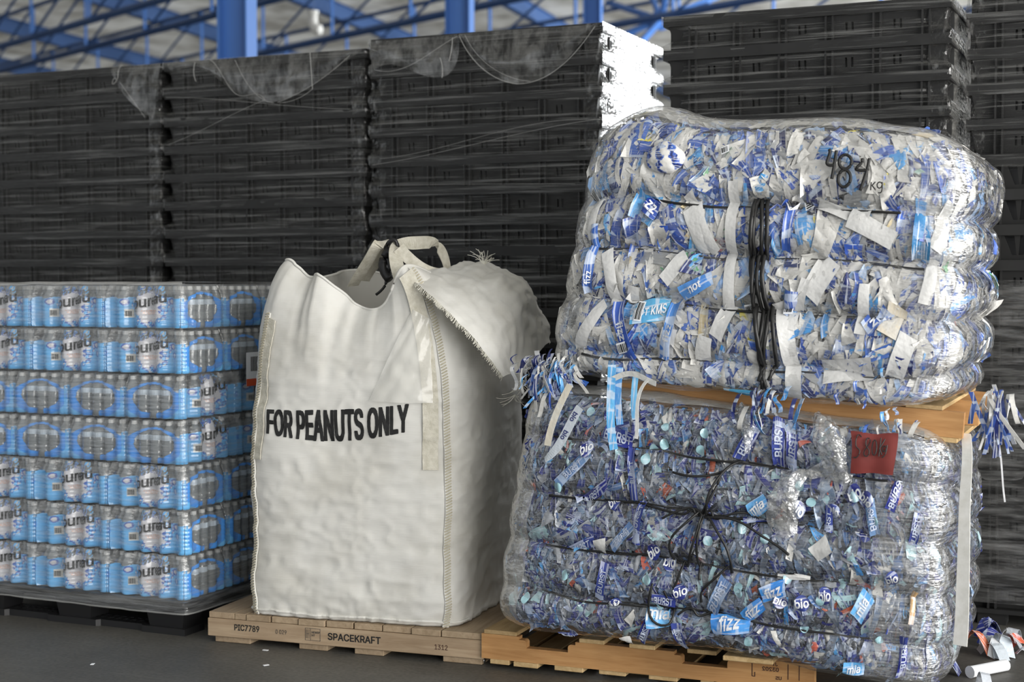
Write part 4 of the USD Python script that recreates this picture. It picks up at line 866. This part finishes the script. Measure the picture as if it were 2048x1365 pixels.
def build(B, root, pal, mat, core, seed, nf, nr, ntop, nl, cr, lens):
    r = np.random.default_rng(seed)
    st, tp = B.shell(.03, 90, 60, .8, -.99); obj('core', merge([grid(st), grid(tp)]), core, root, smooth=True)
    bV, bU, bC = [], [], []
    for face, n in (('f', nf), ('r', nr), ('t', ntop), ('l', nl)):
        a, b = B.size(face); x = r.uniform(-a * 1.0, a * 1.0, n); y = r.uniform(-b * .99, b * .99, n)
        Ls = r.lognormal(math.log(lens[0]), .45, n); ws = np.minimum(r.lognormal(math.log(lens[1]), .45, n), Ls * .9)
        # strips stand up between the bands
        if face != 't':
            zz = y + B.H / 2; dist = np.min(np.abs(zz[:, None] - np.array(B.bands)[None]), axis=1); Ls = np.minimum(Ls, .05 + dist * 2.0)
        phi = np.where(r.random(n) < .62, r.normal(PI / 2, .4, n), r.uniform(0, PI, n)); h0 = r.uniform(-.010, .012, n)
        V, U = scraps(B, face, x, y, Ls, ws, phi, h0, seed + ord(face), cr); col = pick(r, n, pal)
        big = np.argsort(-(Ls * ws))[:{'f': 230, 'r': 50, 't': 0, 'l': 0}[face]]; rest = np.setdiff1d(np.arange(n), big)
        for i in big: obj('film_scrap', (V[i].reshape(-1, 3) + 0, GF), mat, root, smooth=True, tint=np.tile(col[i], (28, 1)), uv=U[i].reshape(-1, 2))
        bV.append(V[rest]); bU.append(U[rest]); bC.append(col[rest])
    m_, c_, u_ = joined(np.concatenate(bV), np.concatenate(bU), np.concatenate(bC))
    tag(obj('packed_scrap', m_, mat, root, smooth=True, tint=c_, uv=u_), kind='stuff')
WHITE, ROYAL, CYAN, NAVY, GREY, LBLUE = (.68, .67, .64), (.035, .09, .40), (.07, .29, .66), (.018, .028, .14), (.36, .37, .38), (.22, .36, .62)
build(UB, upper, [(56, WHITE), (22, ROYAL), (8, CYAN), (9, NAVY), (6, GREY), (3, LBLUE), (.3, (.45, .07, .05)), (.4, (.7, .63, .1)), (.5, (.15, .42, .2)), (1, (.6, .5, .3))], M_scrapU, M_core, 5, 3000, 900, 500, 300, .42, (.09, .031))
build(LB, lower, [(27, (.15, .18, .24)), (12, (.36, .38, .42)), (32, (.022, .030, .20)), (12, (.07, .14, .34)), (10, (.12, .18, .29)), (5, (.36, .55, .6)), (2.5, (.5, .11, .05)), (3, WHITE), (3, CYAN), (12, (.06, .065, .08))], M_scrapL, M_coreL, 6, 6200, 1500, 300, 400, .6, (.048, .018))

def hero(B, root, name, px, py, Lp, wp, deg, col, **k):
    """Lp, wp: length and width in pixels of the frame at this distance; deg: direction, counter-clockwise from right"""
    x, y = B.to_face(px, py); s = 1 / 545.0
    return piece(B, root, name, M_scrapU if B is UB else M_scrapL, x, y, Lp * s, wp * s, math.radians(deg), col, seed=int(px * 7 + py), **k)
SIL = (.66, .66, .65)
for k, q in enumerate([(1465, 490, 232, 22, 91, SIL), (1578, 700, 190, 30, 104, SIL), (1402, 440, 120, 22, 122, SIL), (1395, 462, 80, 26, 118, SIL), (1690, 425, 100, 34, -14, SIL), (1745, 460, 90, 30, -20, SIL), (1192, 430, 90, 22, 95, SIL), (1225, 560, 110, 24, 115, SIL), (1270, 592, 40, 24, 85, SIL), (1175, 660, 110, 24, 58, SIL), (1525, 640, 90, 20, 100, SIL), (1600, 610, 100, 18, 75, SIL), (1730, 620, 90, 20, 88, SIL), (1790, 640, 60, 40, 70, (.68, .62, .5)), (1860, 560, 90, 24, 80, SIL), (1640, 560, 70, 40, 60, SIL), (1450, 640, 70, 30, 70, SIL), (1350, 540, 60, 26, 50, SIL), (1880, 450, 110, 30, 70, SIL), (1900, 660, 120, 34, 82, SIL), (1700, 740, 90, 50, 10, SIL), (1800, 720, 80, 36, 70, SIL), (1335, 690, 60, 30, 80, SIL), (1410, 700, 50, 30, 80, SIL)]):
    hero(UB, upper, 'white_strip', *q, h0=.019, wave=.02, flat=True)
hero(UB, upper, 'label_panel', 1300, 412, 62, 60, 75, CYAN, h0=.02, words=None, wave=.05)
hero(UB, upper, 'label_panel', 1308, 422, 34, 26, -20, (.02, .05, .3), h0=.028, words='zz', wave=.03, label='navy oval print with white letters')
hero(UB, upper, 'label_panel', 1842, 470, 80, 34, 92, (.03, .16, .36), h0=.024, wave=.04, label='dark teal blue panel with a yellow line')
hero(UB, upper, 'label_strip', 1187, 515, 130, 19, 93, (.05, .13, .45), h0=.024, words='fizz', wh=.55, wpos=-.3, wave=.04)
hero(UB, upper, 'label_strip', 1247, 660, 90, 22, -68, ROYAL, h0=.03, words='fizz', wave=.05)
hero(UB, upper, 'label_strip', 1338, 665, 110, 20, 82, (.06, .2, .6), h0=.03, words='fizz', wave=.05)
hero(UB, upper, 'label_panel', 1302, 628, 70, 32, 8, (.08, .33, .6), h0=.024, words='NOT KMS', wh=.3, wave=.04)
hero(UB, upper, 'label_strip', 1576, 460, 64, 18, 90, (.05, .12, .45), h0=.022, wave=.04)
hero(UB, upper, 'label_strip', 1585, 610, 56, 24, 85, (.05, .1, .42), h0=.022, wave=.04)
hero(UB, upper, 'label_strip', 1500, 300, 90, 16, 100, (.2, .26, .6), h0=.012, wave=.03)
hero(UB, upper, 'label_strip', 1770, 308, 44, 18, 28, (.12, .2, .55), h0=.012, wave=.03)
hero(UB, upper, 'label_panel', 1395, 570, 70, 26, 25, (.08, .25, .65), h0=.026, words='not', wh=.5, wave=.05)
hero(UB, upper, 'label_panel', 1480, 770, 60, 16, -6, (.1, .42, .7), h0=.03, wave=.04); hero(UB, upper, 'label_panel', 1760, 640, 60, 26, 50, ROYAL, h0=.024, words='zizz', wave=.05)
# barcodes
def barcode(B, root, px, py, wpx, hpx, deg):
    x, y = B.to_face(px, py); s = 1 / 545.0; c, s_ = math.cos(math.radians(deg)), math.sin(math.radians(deg))
    def quad(x0, x1, y0, y1, h):
        a, b = np.meshgrid(np.linspace(x0, x1, 2), np.linspace(y0, y1, 3), indexing='ij'); return grid(B.P('f', x + (a * c - b * s_) * s, y + (a * s_ + b * c) * s, np.full(a.shape, h)))
    o = obj('barcode_label', quad(-wpx / 2, wpx / 2, -hpx / 2, hpx / 2, .033), M_printwhite, root); bars = []; u = -wpx / 2 + 2
    while u < wpx / 2 - 2:
        g = rng.choice([1.0, 1.6, 2.4]); bars.append(quad(u, u + g, -hpx / 2 + 2, hpx / 2 - 2, .035)); u += g + rng.choice([1.0, 1.8])
    obj('bars', merge(bars), M_ink, o)
for q in ((1197, 383, 20, 18, 20), (1282, 630, 14, 24, -4), (1587, 420, 22, 16, 40), (1505, 610, 18, 22, 10), (1252, 686, 22, 14, 14), (1579, 633, 18, 14, 0), (1620, 425, 16, 18, -60), (1455, 305, 18, 14, 20)): barcode(UB, upper, *q)
# handwriting on the wrap
def scrawl(B, root, name, strokes, r, h=.037, mat=M_ink):
    parts = []
    for st in strokes:
        fc = np.array([B.to_face(*q) for q in st]); 
        if len(fc) > 2: fc = CubicSpline(np.linspace(0, 1, len(fc)), fc)(np.linspace(0, 1, 8 * len(fc)))
        else: fc = np.linspace(fc[0], fc[-1], 10)
        parts.append(tube(B.P('f', fc[:, 0], fc[:, 1], np.full(len(fc), h)), r, 6))
    return obj(name, merge(parts), mat, root, smooth=True, label='black marker writing 484 kg')
def ell(cx, cy, rx, ry, a0=0, a1=360, n=12): return [(cx + rx * math.cos(math.radians(a)), cy + ry * math.sin(math.radians(a))) for a in np.linspace(a0, a1, n)]
scrawl(UB, upper, 'handwriting', [[(1662, 306), (1661, 318), (1657, 330), (1664, 334), (1672, 332)], [(1676, 308), (1672, 330), (1667, 358)], ell(1694, 328, 13, 13, -100, 275), ell(1693, 358, 13, 15, -90, 290), [(1727, 322), (1722, 334), (1716, 342), (1728, 345), (1739, 342)], [(1741, 322), (1735, 350), (1726, 380)]], .0058)
scrawl(UB, upper, 'handwriting', [[(1746, 368), (1746, 381)], [(1754, 368), (1748, 374)], [(1748, 374), (1755, 381)], ell(1762, 374, 4.5, 5, 0, 330, 9), [(1767, 369), (1767, 378), (1766, 384), (1760, 385)]], .0022)
# strapping bands
def band_front(B, root, zb, x0, x1, r, seed, h=.022):
    x = np.linspace(x0, x1, 70); z = np.full_like(x, zb - B.H / 2); q = B.P('f', x * .999, z, h + .012 * np.sin(x * 9 + seed)); obj('strap', tube(q, r, 6), M_band, root, smooth=True)
for i, zb in enumerate(UB.bands): band_front(UB, upper, zb, -.6 + .1 * (i % 2), .6 - .1 * (i % 2), .005, i, .028)
for i, zb in enumerate(LB.bands):
    band_front(LB, lower, zb, -.62, .60, .0042, i + 5, .016); band_front(LB, lower, zb - .008, -.4, .3, .003, i + 9, .014)
def tail(B, root, pts, r, h=.03, name='strap_tail'):
    fc = spline(np.array([B.to_face(*q) for q in pts]), 26); obj(name, tube(B.P('f', fc[:, 0], fc[:, 1], np.full(26, h) + .012 * np.sin(np.linspace(0, 5, 26))), r, 6), M_band, root, smooth=True)
for pts in ([(1522, 395), (1512, 440), (1516, 520), (1512, 600), (1518, 690), (1526, 770)], [(1530, 400), (1536, 470), (1530, 560), (1538, 640), (1532, 720), (1540, 775)], [(1520, 400), (1526, 480), (1520, 560), (1526, 650), (1520, 700), (1530, 760)], [(1540, 470), (1532, 560), (1546, 650), (1552, 700), (1540, 760)], [(1515, 410), (1506, 460), (1508, 520), (1520, 590)], [(1521, 560), (1512, 640), (1524, 700), (1520, 760)]): tail(UB, upper, pts, .0075)
for pts in ([(1412, 1035), (1420, 1000), (1440, 960), (1475, 932), (1510, 925)], [(1412, 1040), (1380, 1020), (1330, 1010), (1250, 1008)], [(1412, 1040), (1440, 1022), (1490, 1018), (1530, 1035)], [(1410, 1035), (1395, 1080), (1375, 1130), (1350, 1180)], [(1405, 1030), (1370, 1055), (1345, 1085), (1365, 1120), (1385, 1105)], [(1420, 1040), (1450, 1080), (1470, 1130), (1430, 1160), (1405, 1200)], [(1330, 1040), (1370, 1030), (1400, 1020), (1430, 985), (1445, 950)], [(1412, 1042), (1400, 1100), (1402, 1160)], [(1350, 945), (1400, 955), (1450, 945)], [(1310, 1165), (1302, 1200), (1310, 1240), (1345, 1245), (1350, 1215), (1330, 1180)], [(1360, 1235), (1400, 1220), (1450, 1215)], [(1415, 1042), (1470, 1050), (1530, 1075), (1580, 1110)]): tail(LB, lower, pts, .0046)
# printed pieces of the lower bale
NV, SL = (.03, .04, .24), (.13, .22, .42)
for q in [(1150, 935, 90, 18, 42, SL), (1187, 985, 80, 17, 33, NV), (1268, 945, 90, 16, 100, NV), (1282, 1040, 80, 16, 84, NV), (1165, 1085, 60, 16, 22, NV), (1250, 1070, 60, 15, 45, SL), (1205, 1160, 60, 16, 80, NV), (1240, 870, 60, 26, -8, NV), (1560, 880, 80, 22, 90, NV), (1500, 880, 80, 24, 60, NV), (1585, 900, 60, 22, 88, NV), (1330, 1195, 44, 14, -4, NV), (1520, 1043, 60, 16, 10, NV), (1440, 1190, 70, 24, 62, SL), (1660, 1040, 60, 15, 85, NV), (1745, 1030, 60, 18, 100, SL), (1805, 1310, 80, 18, 92, NV), (1870, 1290, 70, 16, 118, NV), (1360, 1270, 60, 18, 95, NV), (1145, 1265, 60, 15, 50, NV), (1290, 1260, 60, 16, 60, NV), (1830, 1060, 70, 20, 80, NV), (1790, 990, 60, 20, 70, NV)]:
    hero(LB, lower, 'printed_strip', *q, h0=.024, words='BURST', wmat=M_burst, wh=.55, wave=.04)
for q in [(1292, 790), (1310, 1095), (1235, 1010), (1670, 1020), (1722, 1070), (1785, 1150), (1606, 1205), (1565, 1200), (1650, 1195), (1712, 990), (1232, 1200), (1345, 1130), (1735, 1000), (1180, 900), (1365, 1180), (1600, 1015)]:
    hero(LB, lower, 'printed_disc', q[0], q[1], 26, 25, rng.uniform(-40, 40), (.03, .04, .22), h0=.026, words='bio', wh=.5, wave=.02, disc=True)
for q in [(1320, 1230, 42, 40, 6), (1520, 1010, 40, 26, 35), (1725, 1215, 44, 26, 60), (1710, 1330, 40, 22, 10), (1165, 1095, 30, 22, 20)]: hero(LB, lower, 'printed_panel', *q, (.12, .38, .75), h0=.026, words='mia', wh=.5, wave=.04)
for q in [(1465, 1250, 76, 30, 12), (1550, 1185, 46, 24, 20), (1512, 1215, 46, 22, 40)]: hero(LB, lower, 'printed_panel', *q, (.05, .25, .7), h0=.03, words='fizz', wh=.55, wave=.04)
for i in range(28):
    a, b = LB.size('f'); o = piece(LB, lower, 'aqua_disc', M_scrapL, rng.uniform(-a * .9, a * .9), rng.uniform(-b * .9, b * .9), .032, .03, rng.uniform(0, 3), np.array((.30, .50, .56)) * rng.uniform(.85, 1.1), h0=.022, seed=i, wave=.03, disc=True)
hero(LB, lower, 'kraft_strip', 1822, 1210, 70, 12, 80, (.5, .33, .17), h0=.03, wave=.1, label='torn brown paper strip')
for q in [(1645, 1100, 36, 26, 40), (1590, 1155, 60, 14, 0), (1205, 1085, 26, 20, 10), (1265, 1245, 0.1, .1, 0), (1255, 1268, 20, 18, 0)]: hero(LB, lower, 'white_strip', *q, SIL, h0=.03, wave=.1)
# red weight note
c4 = [np.array(LB.to_face(*q)) for q in ((1707, 932), (1789, 938), (1794, 884), (1702, 877))]; a, b = np.meshgrid(np.linspace(0, 1, 14), np.linspace(0, 1, 10), indexing='ij')
g_ = ((1 - a) * (1 - b))[..., None] * c4[0] + (a * (1 - b))[..., None] * c4[1] + (a * b)[..., None] * c4[2] + ((1 - a) * b)[..., None] * c4[3]
note = obj('weight_note', grid(LB.P('f', g_[..., 0], g_[..., 1], np.full(a.shape, .046) + .003 * np.sin(a * 9))), M_red, lower, smooth=True, label='dark red paper note with black handwriting 580 kg')
def scr2(strokes, r):
    parts = []
    for st in strokes:
        fc = np.array([LB.to_face(*q) for q in st]); fc = CubicSpline(np.linspace(0, 1, len(fc)), fc)(np.linspace(0, 1, 8 * len(fc))) if len(fc) > 2 else np.linspace(fc[0], fc[-1], 10)
        parts.append(tube(LB.P('f', fc[:, 0], fc[:, 1], np.full(len(fc), .057)), r, 5))
    return merge(parts)
obj('handwriting', scr2([[(1724, 886), (1715, 886), (1714, 897), (1721, 903), (1719, 911), (1711, 912)], [(1741, 888), (1734, 890), (1735, 898), (1741, 905), (1737, 913), (1730, 908), (1737, 898), (1742, 889)], ell(1752, 901, 5, 11, -90, 280, 10), [(1764, 888), (1762, 914)], [(1772, 890), (1763, 902)], [(1763, 902), (1768, 912)], ell(1772, 903, 3.5, 4, 0, 330, 8), [(1777, 898), (1775, 910), (1768, 916)]], .0021), M_ink, note)
# torn, bunched wrap
def wad(B, root, pts, wpx, seed):
    fc = spline(np.array([B.to_face(*q) for q in pts]), 60); tt = np.gradient(fc, axis=0); tt /= np.linalg.norm(tt, axis=1, keepdims=True); nn = np.stack([-tt[:, 1], tt[:, 0]], 1)
    w = np.linspace(-.5, .5, 16)[None, :, None] * (np.interp(np.linspace(0, 1, 60), np.linspace(0, 1, len(wpx)), wpx) / 545)[:, None, None]
    G = fc[:, None] + nn[:, None] * w; h = .03 + .05 * np.abs(fbm(np.concatenate([G * 26, G[..., :1] * 0], -1), 3, seed) - .5) + .012 * np.cos(np.linspace(-.5, .5, 16) * PI)[None]
    obj('torn_wrap', grid(B.P('f', G[..., 0], G[..., 1], h)), F_wad, root, smooth=True, label='crumpled whitish torn wrap')
F_wad = film_mat('bunched_film', clear=.5, scale=22, stretch=(1, 1, 1), tilt=.4, lo=.4, hi=.65, bump=1.0, bscale=30, bstretch=(1, 1, 1), sharp=.1, gloss=.25, base=.3, diff=.5)
wad(LB, lower, [(1630, 850), (1662, 885), (1680, 930), (1700, 970)], [30, 60, 40, 24], 3); wad(LB, lower, [(1675, 925), (1640, 935), (1590, 965), (1570, 1010), (1580, 1080)], [24, 26, 40, 60, 34], 4); wad(LB, lower, [(1480, 830), (1500, 860), (1500, 900)], [20, 30, 10], 5)
# outer wraps
for B, root, lab in ((LB, lower, None), (UB, upper, None)):
    st, tp = B.shell(-.018, 150, 110, .82, -1.0)
    st = st + nz(st, 11, 5)[..., None] * .012
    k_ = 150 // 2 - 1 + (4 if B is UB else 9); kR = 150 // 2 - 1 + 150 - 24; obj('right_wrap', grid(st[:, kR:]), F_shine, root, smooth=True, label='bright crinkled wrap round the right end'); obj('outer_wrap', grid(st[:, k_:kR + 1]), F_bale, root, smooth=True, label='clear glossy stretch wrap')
    obj('end_wrap', grid(st[:, :k_ + 1]), F_haze, root, smooth=True, label='hazy grey wrap round the left end'); obj('top_wrap', grid(tp), F_haze, root, smooth=True, label='dusty wrap over the top')
x, y = UB.to_face(1335, 318); 
# bulge of scrap poking through the wrap
qv = UB.P('f', np.array(x), np.array(y), np.array(.03)); sph = trimesh.creation.icosphere(5); vv_ = sph.vertices * [.07, .035, .056]; vv_ = vv_ + sph.vertices * (nz(sph.vertices, 1.5, 9, 2)[:, None] * .02); vv_ = vv_ * (1 + 0 * vv_) ; 
stripe = np.sin(sph.vertices[:, 0] * 8 + sph.vertices[:, 2] * (1 + 3 * sph.vertices[:, 0]) + nz(sph.vertices, 3, 4, 3) * 7); colb = np.where(stripe[:, None] > -.1, np.array(WHITE), np.where(stripe[:, None] > -.8, np.array(ROYAL), np.array(NAVY)))
obj('bulging_scrap', (vv_ + qv, sph.faces), M_scrapU, upper, smooth=True, tint=colb, uv=sph.vertices[:, [0, 2]] * .1, label='rounded bulge of striped blue and white label')
# hanging shreds: left between the bales, and at the right end
def hang(name, lab, px, py, Y, n, spread, Lr, seed, cols, words=None):
    r = np.random.default_rng(seed); t_ = thing(name, lab, 'film scrap', tr(*at_y(px, py, Y)))
    for i in range(n):
        o_ = np.array([r.normal(0, spread), r.uniform(-.03, .03), r.normal(0, spread * .6)]); L_ = r.uniform(*Lr); dx = r.normal(0, .35) * L_; w = r.uniform(.005, .019)
        p = spline([o_, o_ + [dx * .3, -r.uniform(.01, .05), -L_ * .3], o_ + [dx * .7, -r.uniform(0, .04), -L_ * .7], o_ + [dx, -r.uniform(0, .03), -L_]], 12)
        ac = np.array([math.cos(r.normal(0, .6)), r.normal(0, .5), .1]); ac /= np.linalg.norm(ac); v, f = ribbon(p, ac, w, .0012); col = cols[r.integers(len(cols))]
        obj('shred', (v, f), M_scrapU, t_, tint=np.tile(col, (len(v), 1)), uv=np.stack([v[:, 2] + i, v[:, 0] + i * 2], 1))
    return t_
hang('hanging_scrap', 'bunch of shredded blue and white label hanging at the left end between the bales', 1100, 735, 5.10, 150, .05, (.04, .12), 3, [WHITE, WHITE, GREY, ROYAL, NAVY, NAVY, CYAN])
hang('hanging_scrap', 'blue and white shreds dangling off the right end of the timber pallet', 1990, 800, 5.35, 40, .03, (.06, .22), 4, [WHITE, ROYAL, ROYAL, NAVY, SIL])
hang('hanging_scrap', 'label shreds hanging over the edge of the pallet between the bales', 1750, 815, 5.08, 26, .09, (.02, .05), 8, [WHITE, ROYAL, CYAN])
hang('hanging_scrap', 'dark and blue shreds hanging below the strap bundle', 1535, 790, 5.08, 22, .05, (.04, .1), 9, [NAVY, WHITE, NAVY, CYAN])
def strip(lab, pts, Y, w, col, words=None, ac=(1, .1, .15), wm=None):
    t_ = thing('hanging_strip', lab, 'label strip', tr(*at_y(*pts[0], Y))); p = spline([at_y(*q, Y + dy) - at_y(*pts[0], Y) for q, dy in zip(pts, np.linspace(0, -.03, len(pts)))], 30)
    a_ = np.array(ac, float); a_ = np.tile(a_ / np.linalg.norm(a_), (30, 1)); tt = np.gradient(p, axis=0); tt /= np.linalg.norm(tt, axis=1, keepdims=True); a_ -= (a_ * tt).sum(1, keepdims=True) * tt; a_ /= np.linalg.norm(a_, axis=1, keepdims=True)
    v, f = ribbon(p, a_, w, .0012); o = obj('film_strip', (v, f), M_scrapU, t_, tint=np.tile(col, (len(v), 1)), uv=np.stack([v[:, 2], v[:, 0]], 1) + pts[0][0] * .1)
    if words:
        for k, (word, pos) in enumerate(words):
            q = meshkit.text_mesh(word, w * .55, .0006, True).vertices; m_ = (q.min(0) + q.max(0)) / 2; i = np.clip(pos * 29 + (q[:, 0] - m_[0]) / (np.linalg.norm(np.diff(p, axis=0), axis=1).sum()) * 29, 0, 28.99); i0 = i.astype(int); fr = (i - i0)[:, None]
            nrm_ = np.cross(a_, tt); nrm_ *= np.sign(-nrm_[:, 1:2]); base_ = p[i0] * (1 - fr) + p[i0 + 1] * fr
            obj('lettering', (base_ + a_[i0] * (q[:, 1] - m_[1])[:, None] + nrm_[i0] * (.002 + q[:, 2])[:, None], meshkit.text_mesh(word, w * .55, .0006, True).faces), wm or M_printwhite, t_)
CY2 = (.1, .38, .74)
strip('bright blue printed strip hanging longest, ending at the lower bale', [(1224, 730), (1222, 780), (1221, 830), (1228, 900)], 5.03, .03, CY2)
strip('blue printed strip hanging beside the longest one, left', [(1240, 735), (1236, 780), (1240, 850)], 5.05, .026, (.1, .33, .7))
strip('short light blue strip hanging right of the two long ones', [(1272, 750), (1268, 790), (1270, 840)], 5.04, .022, (.15, .45, .78))
strip('long narrow pure white strip hanging below the curl', [(1296, 760), (1278, 790), (1274, 830), (1272, 878)], 5.0, .014, (.82, .82, .8), ac=(1, -.2, .4))
strip('cream dusty strip sloping down at the left', [(1140, 770), (1125, 800), (1108, 840), (1095, 892)], 5.04, .026, (.62, .58, .48), ac=(1, 0, .3))
strip('clear printed strip with navy round marks sloping down left', [(1160, 815), (1140, 850), (1118, 890), (1090, 920)], 5.02, .034, (.55, .6, .66), words=[('bio', .18), ('bio', .5)], ac=(.8, 0, .5), wm=M_printnavy)
strip('curled white strip bridging the gap between the bales', [(1215, 765), (1240, 752), (1262, 748), (1290, 758), (1312, 768)], 5.03, .02, (.76, .76, .73), ac=(.2, -.3, 1))
t_ = thing('hanging_strip', 'royal blue printed curl with white lettering at the left between the bales', 'label strip', UM)
x, y = UB.to_face(1166, 742); piece(UB, t_, 'film_strip', M_scrapU, x, y, .13, .055, math.radians(14), (.04, .14, .55), h0=.05, words='fizz', wh=.55, curl=.06, seed=5)
strip('narrow blue and white strip trailing at the far right', [(1996, 880), (2003, 930), (2006, 970), (2010, 1005)], 5.4, .006, (.7, .7, .72))
# white strap down the right side of the lower bale
pts = [(1932, 868), (1934, 930), (1930, 1000), (1928, 1080), (1926, 1160), (1924, 1230), (1920, 1292)]
sp_ = spline([at_y(*q, 5.22 + dy) for q, dy in zip(pts, (0.04, -.01, -.02, -.02, -.02, -.02, -.02))], 40); I_ = np.linalg.inv(LM); sp_ = sp_ @ I_[:3, :3].T + I_[:3, 3]
obj('white_strap', ribbon(sp_, (.95, -.3, 0), np.linspace(.034, .05, 40), .003), noisy('white_webbing', (.66, .65, .6), (.8, .79, .76), 30, .6), lower, label='flat white strap hanging over the right end')

# ------------------------------------------------------------------ timber pallets under the bales
def stringer_poly(Ls, H, notch=True):
    p = sbox(0, 0, Ls, H)
    if notch:
        for x0 in (.155, .77):
            n_ = unary_union([sbox(x0 + .03, H - .042, x0 + .20, H + .01), sbox(x0, H - .012, x0 + .23, H + .01)]); n_ = n_.buffer(.012).buffer(-.012); p = p.difference(n_)
    return p
LPM = tr(-2.449, 5.211, 0) @ rotz(math.radians(1.84)); Ls = 1.285
t = thing('wooden_pallet', 'orange timber pallet with notched front stringer under the lower bale', 'pallet', LPM)
for y in (0.0, .5, 1.0): obj('stringer', xf(xf(extrude(stringer_poly(Ls, .096), .038), XZ), tr(0, y + .038, .036)), M_woodor, t)
for a, b in ((.01, .145), (.40, .50), (.60, .70), (.82, .93)): obj('deck_board', box(a, b, rng.uniform(-.012, .0), 1.05, .132, .148, .002), M_woodor_y, t)
obj('deck_board', box(.985, 1.165, -.13, .9, .150, .168, .003), M_woodor_y, t, label='pale board end sticking out in front')
obj('deck_board', box(1.02, 1.29, .01, .05, .132, .146, .002), M_woodor, t)
for a, b in ((.035, .115), (.135, .235), (.30, .415), (.475, .58), (.67, .78), (.87, .92), (.93, 1.0), (1.08, 1.16)): obj('bottom_board', box(a, b, rng.uniform(-.01, .012), 1.03, .017, .0355, .002), M_woodor_y, t)
for a in (0.05, .6, 1.15): obj('bottom_board', box(a - .04, a + .04, .12, .2, 0.001, .017), M_woodor_y, t)
rv = lambda s, h: (lambda m_: (np.asarray(m_[0]) * [-1, 1, 1], m_[1]))(text_up(s, h, None, .0006, True))
for s_, x_, z_, h_ in (('03202', 1.16, .095, .014), ('JT', 1.155, .115, .012), ('US', 1.17, .066, .012), ('L', 1.075, .07, .016)): obj('stamp', xf(rv(s_, h_), tr(x_, -.0012, z_)), M_stamp, t)
for i, x_ in enumerate((1.06, 1.19, 1.23)): obj('stamp', box(x_, x_ + .003, -.001, -.0004, .07, .125), M_stamp, t)
UPM = tr(-1.885, 5.2, 1.052) @ rotz(math.radians(1.0)) @ roty(math.radians(3.8))
t = thing('wooden_pallet', 'orange timber pallet squeezed between the upper and lower bale', 'pallet', UPM)
for y in (0.0, .5, 1.0): obj('stringer', xf(xf(extrude(stringer_poly(1.225, .088, False), .038), XZ), tr(0, y + .038, -.01)), M_woodor, t)
for k in range(7): obj('deck_board', box(.01 + k * .17, .01 + k * .17 + .125, -.005, 1.04, .079, .093, .002), M_woodor_y, t)
for k in range(4): obj('bottom_board', box(.02 + k * .36, .02 + k * .36 + .11, -.004, 1.04, -.027, -.011, .002), M_woodor_y, t)

# ------------------------------------------------------------------ litter on the floor
def litter(lab, px, py, Y0, n, seed, cols, sp=.05):
    r = np.random.default_rng(seed); o = at_z(px, py, 0.0); t_ = thing('floor_scrap', lab, 'film scrap', tr(o[0], o[1], 0))
    for i in range(n):
        c = np.array([r.normal(0, sp), r.normal(0, sp), .0]); L_, w = r.uniform(.06, .14), r.uniform(.03, .06); a = r.uniform(0, PI); hgt = r.uniform(.02, .07)
        s_ = np.linspace(0, 1, 8); pth = np.stack([c[0] + np.cos(a) * (s_ - .5) * L_, c[1] + np.sin(a) * (s_ - .5) * L_, .004 + hgt * np.sin(s_ * PI) + .01 * i * np.sin(s_ * 2)], 1)
        ac = np.array([-math.sin(a), math.cos(a), r.normal(.4, .3)]); ac /= np.linalg.norm(ac); v, f = ribbon(pth, ac, w, .0012); v[:, 2] = np.maximum(v[:, 2], .001); col = cols[r.integers(len(cols))]
        obj('shred', (v, f), M_scrapL, t_, tint=np.tile(col, (len(v), 1)), uv=v[:, :2] * 1.0 + i)
litter('crumpled navy film scrap on the floor at the foot of the lower bale', 1965, 1275, 0, 4, 1, [NV, NV, (.5, .55, .6)])
litter('crumpled clear film with a red mark on the floor right of the bale', 1985, 1310, 0, 7, 2, [(.55, .57, .6), (.6, .15, .06), (.5, .55, .6)])
litter('grey and red film scrap on the floor at the right edge', 2035, 1300, 0, 4, 3, [(.5, .53, .58), NV, (.6, .12, .06)], .03)
litter('flattened film bits on the floor under the sagging bale corner', 1890, 1362, 0, 6, 4, [(.5, .53, .58), NV, (.45, .5, .55)], .07)
a, b = at_z(1940, 1342, .03), at_z(2012, 1328, .03)
t_ = thing('paper_tube', 'white tube lying on the floor at the lower right corner', 'tube'); p = np.array([a, a * .5 + b * .5, b]); p[:, 2] = .024
obj('tube_wall', tube(p, .022, 16), M_printwhite, t_, smooth=False); obj('end_ring', tube([p[0] + (p[0] - p[1]) * .01, p[0]], .0235, 16), M_printwhite, t_)
t_ = thing('loose_screw', 'small bright round knob on the floor between the two front pallets', 'screw', tr(*at_z(966, 1328, .0))); obj('head', lathe([(.0001, .024), (.009, .022), (.012, .014), (.009, .003), (.0001, 0)], 12), plain('steel', (.6, .6, .6), .3, 1.0), t_, smooth=True)
for i, (px, py) in enumerate(((531, 1302), (532, 1332), (185, 1330), (733, 1303))):
    o = at_z(px, py, 0); t_ = obj('paper_fleck', xf((lambda m_: m_)(box(-.012, .012, -.007, .007, .0005, .003, .001)), tr(o[0], o[1], 0) @ rotz(i)), M_printwhite); tag(t_, ['tiny white fleck on the floor left of the two below the pallet', 'tiny white fleck lowest on the floor below the printed pallet', 'tiny white fleck on the floor below the water load', 'tiny white fleck on the floor under the pallet middle'][i], 'litter')
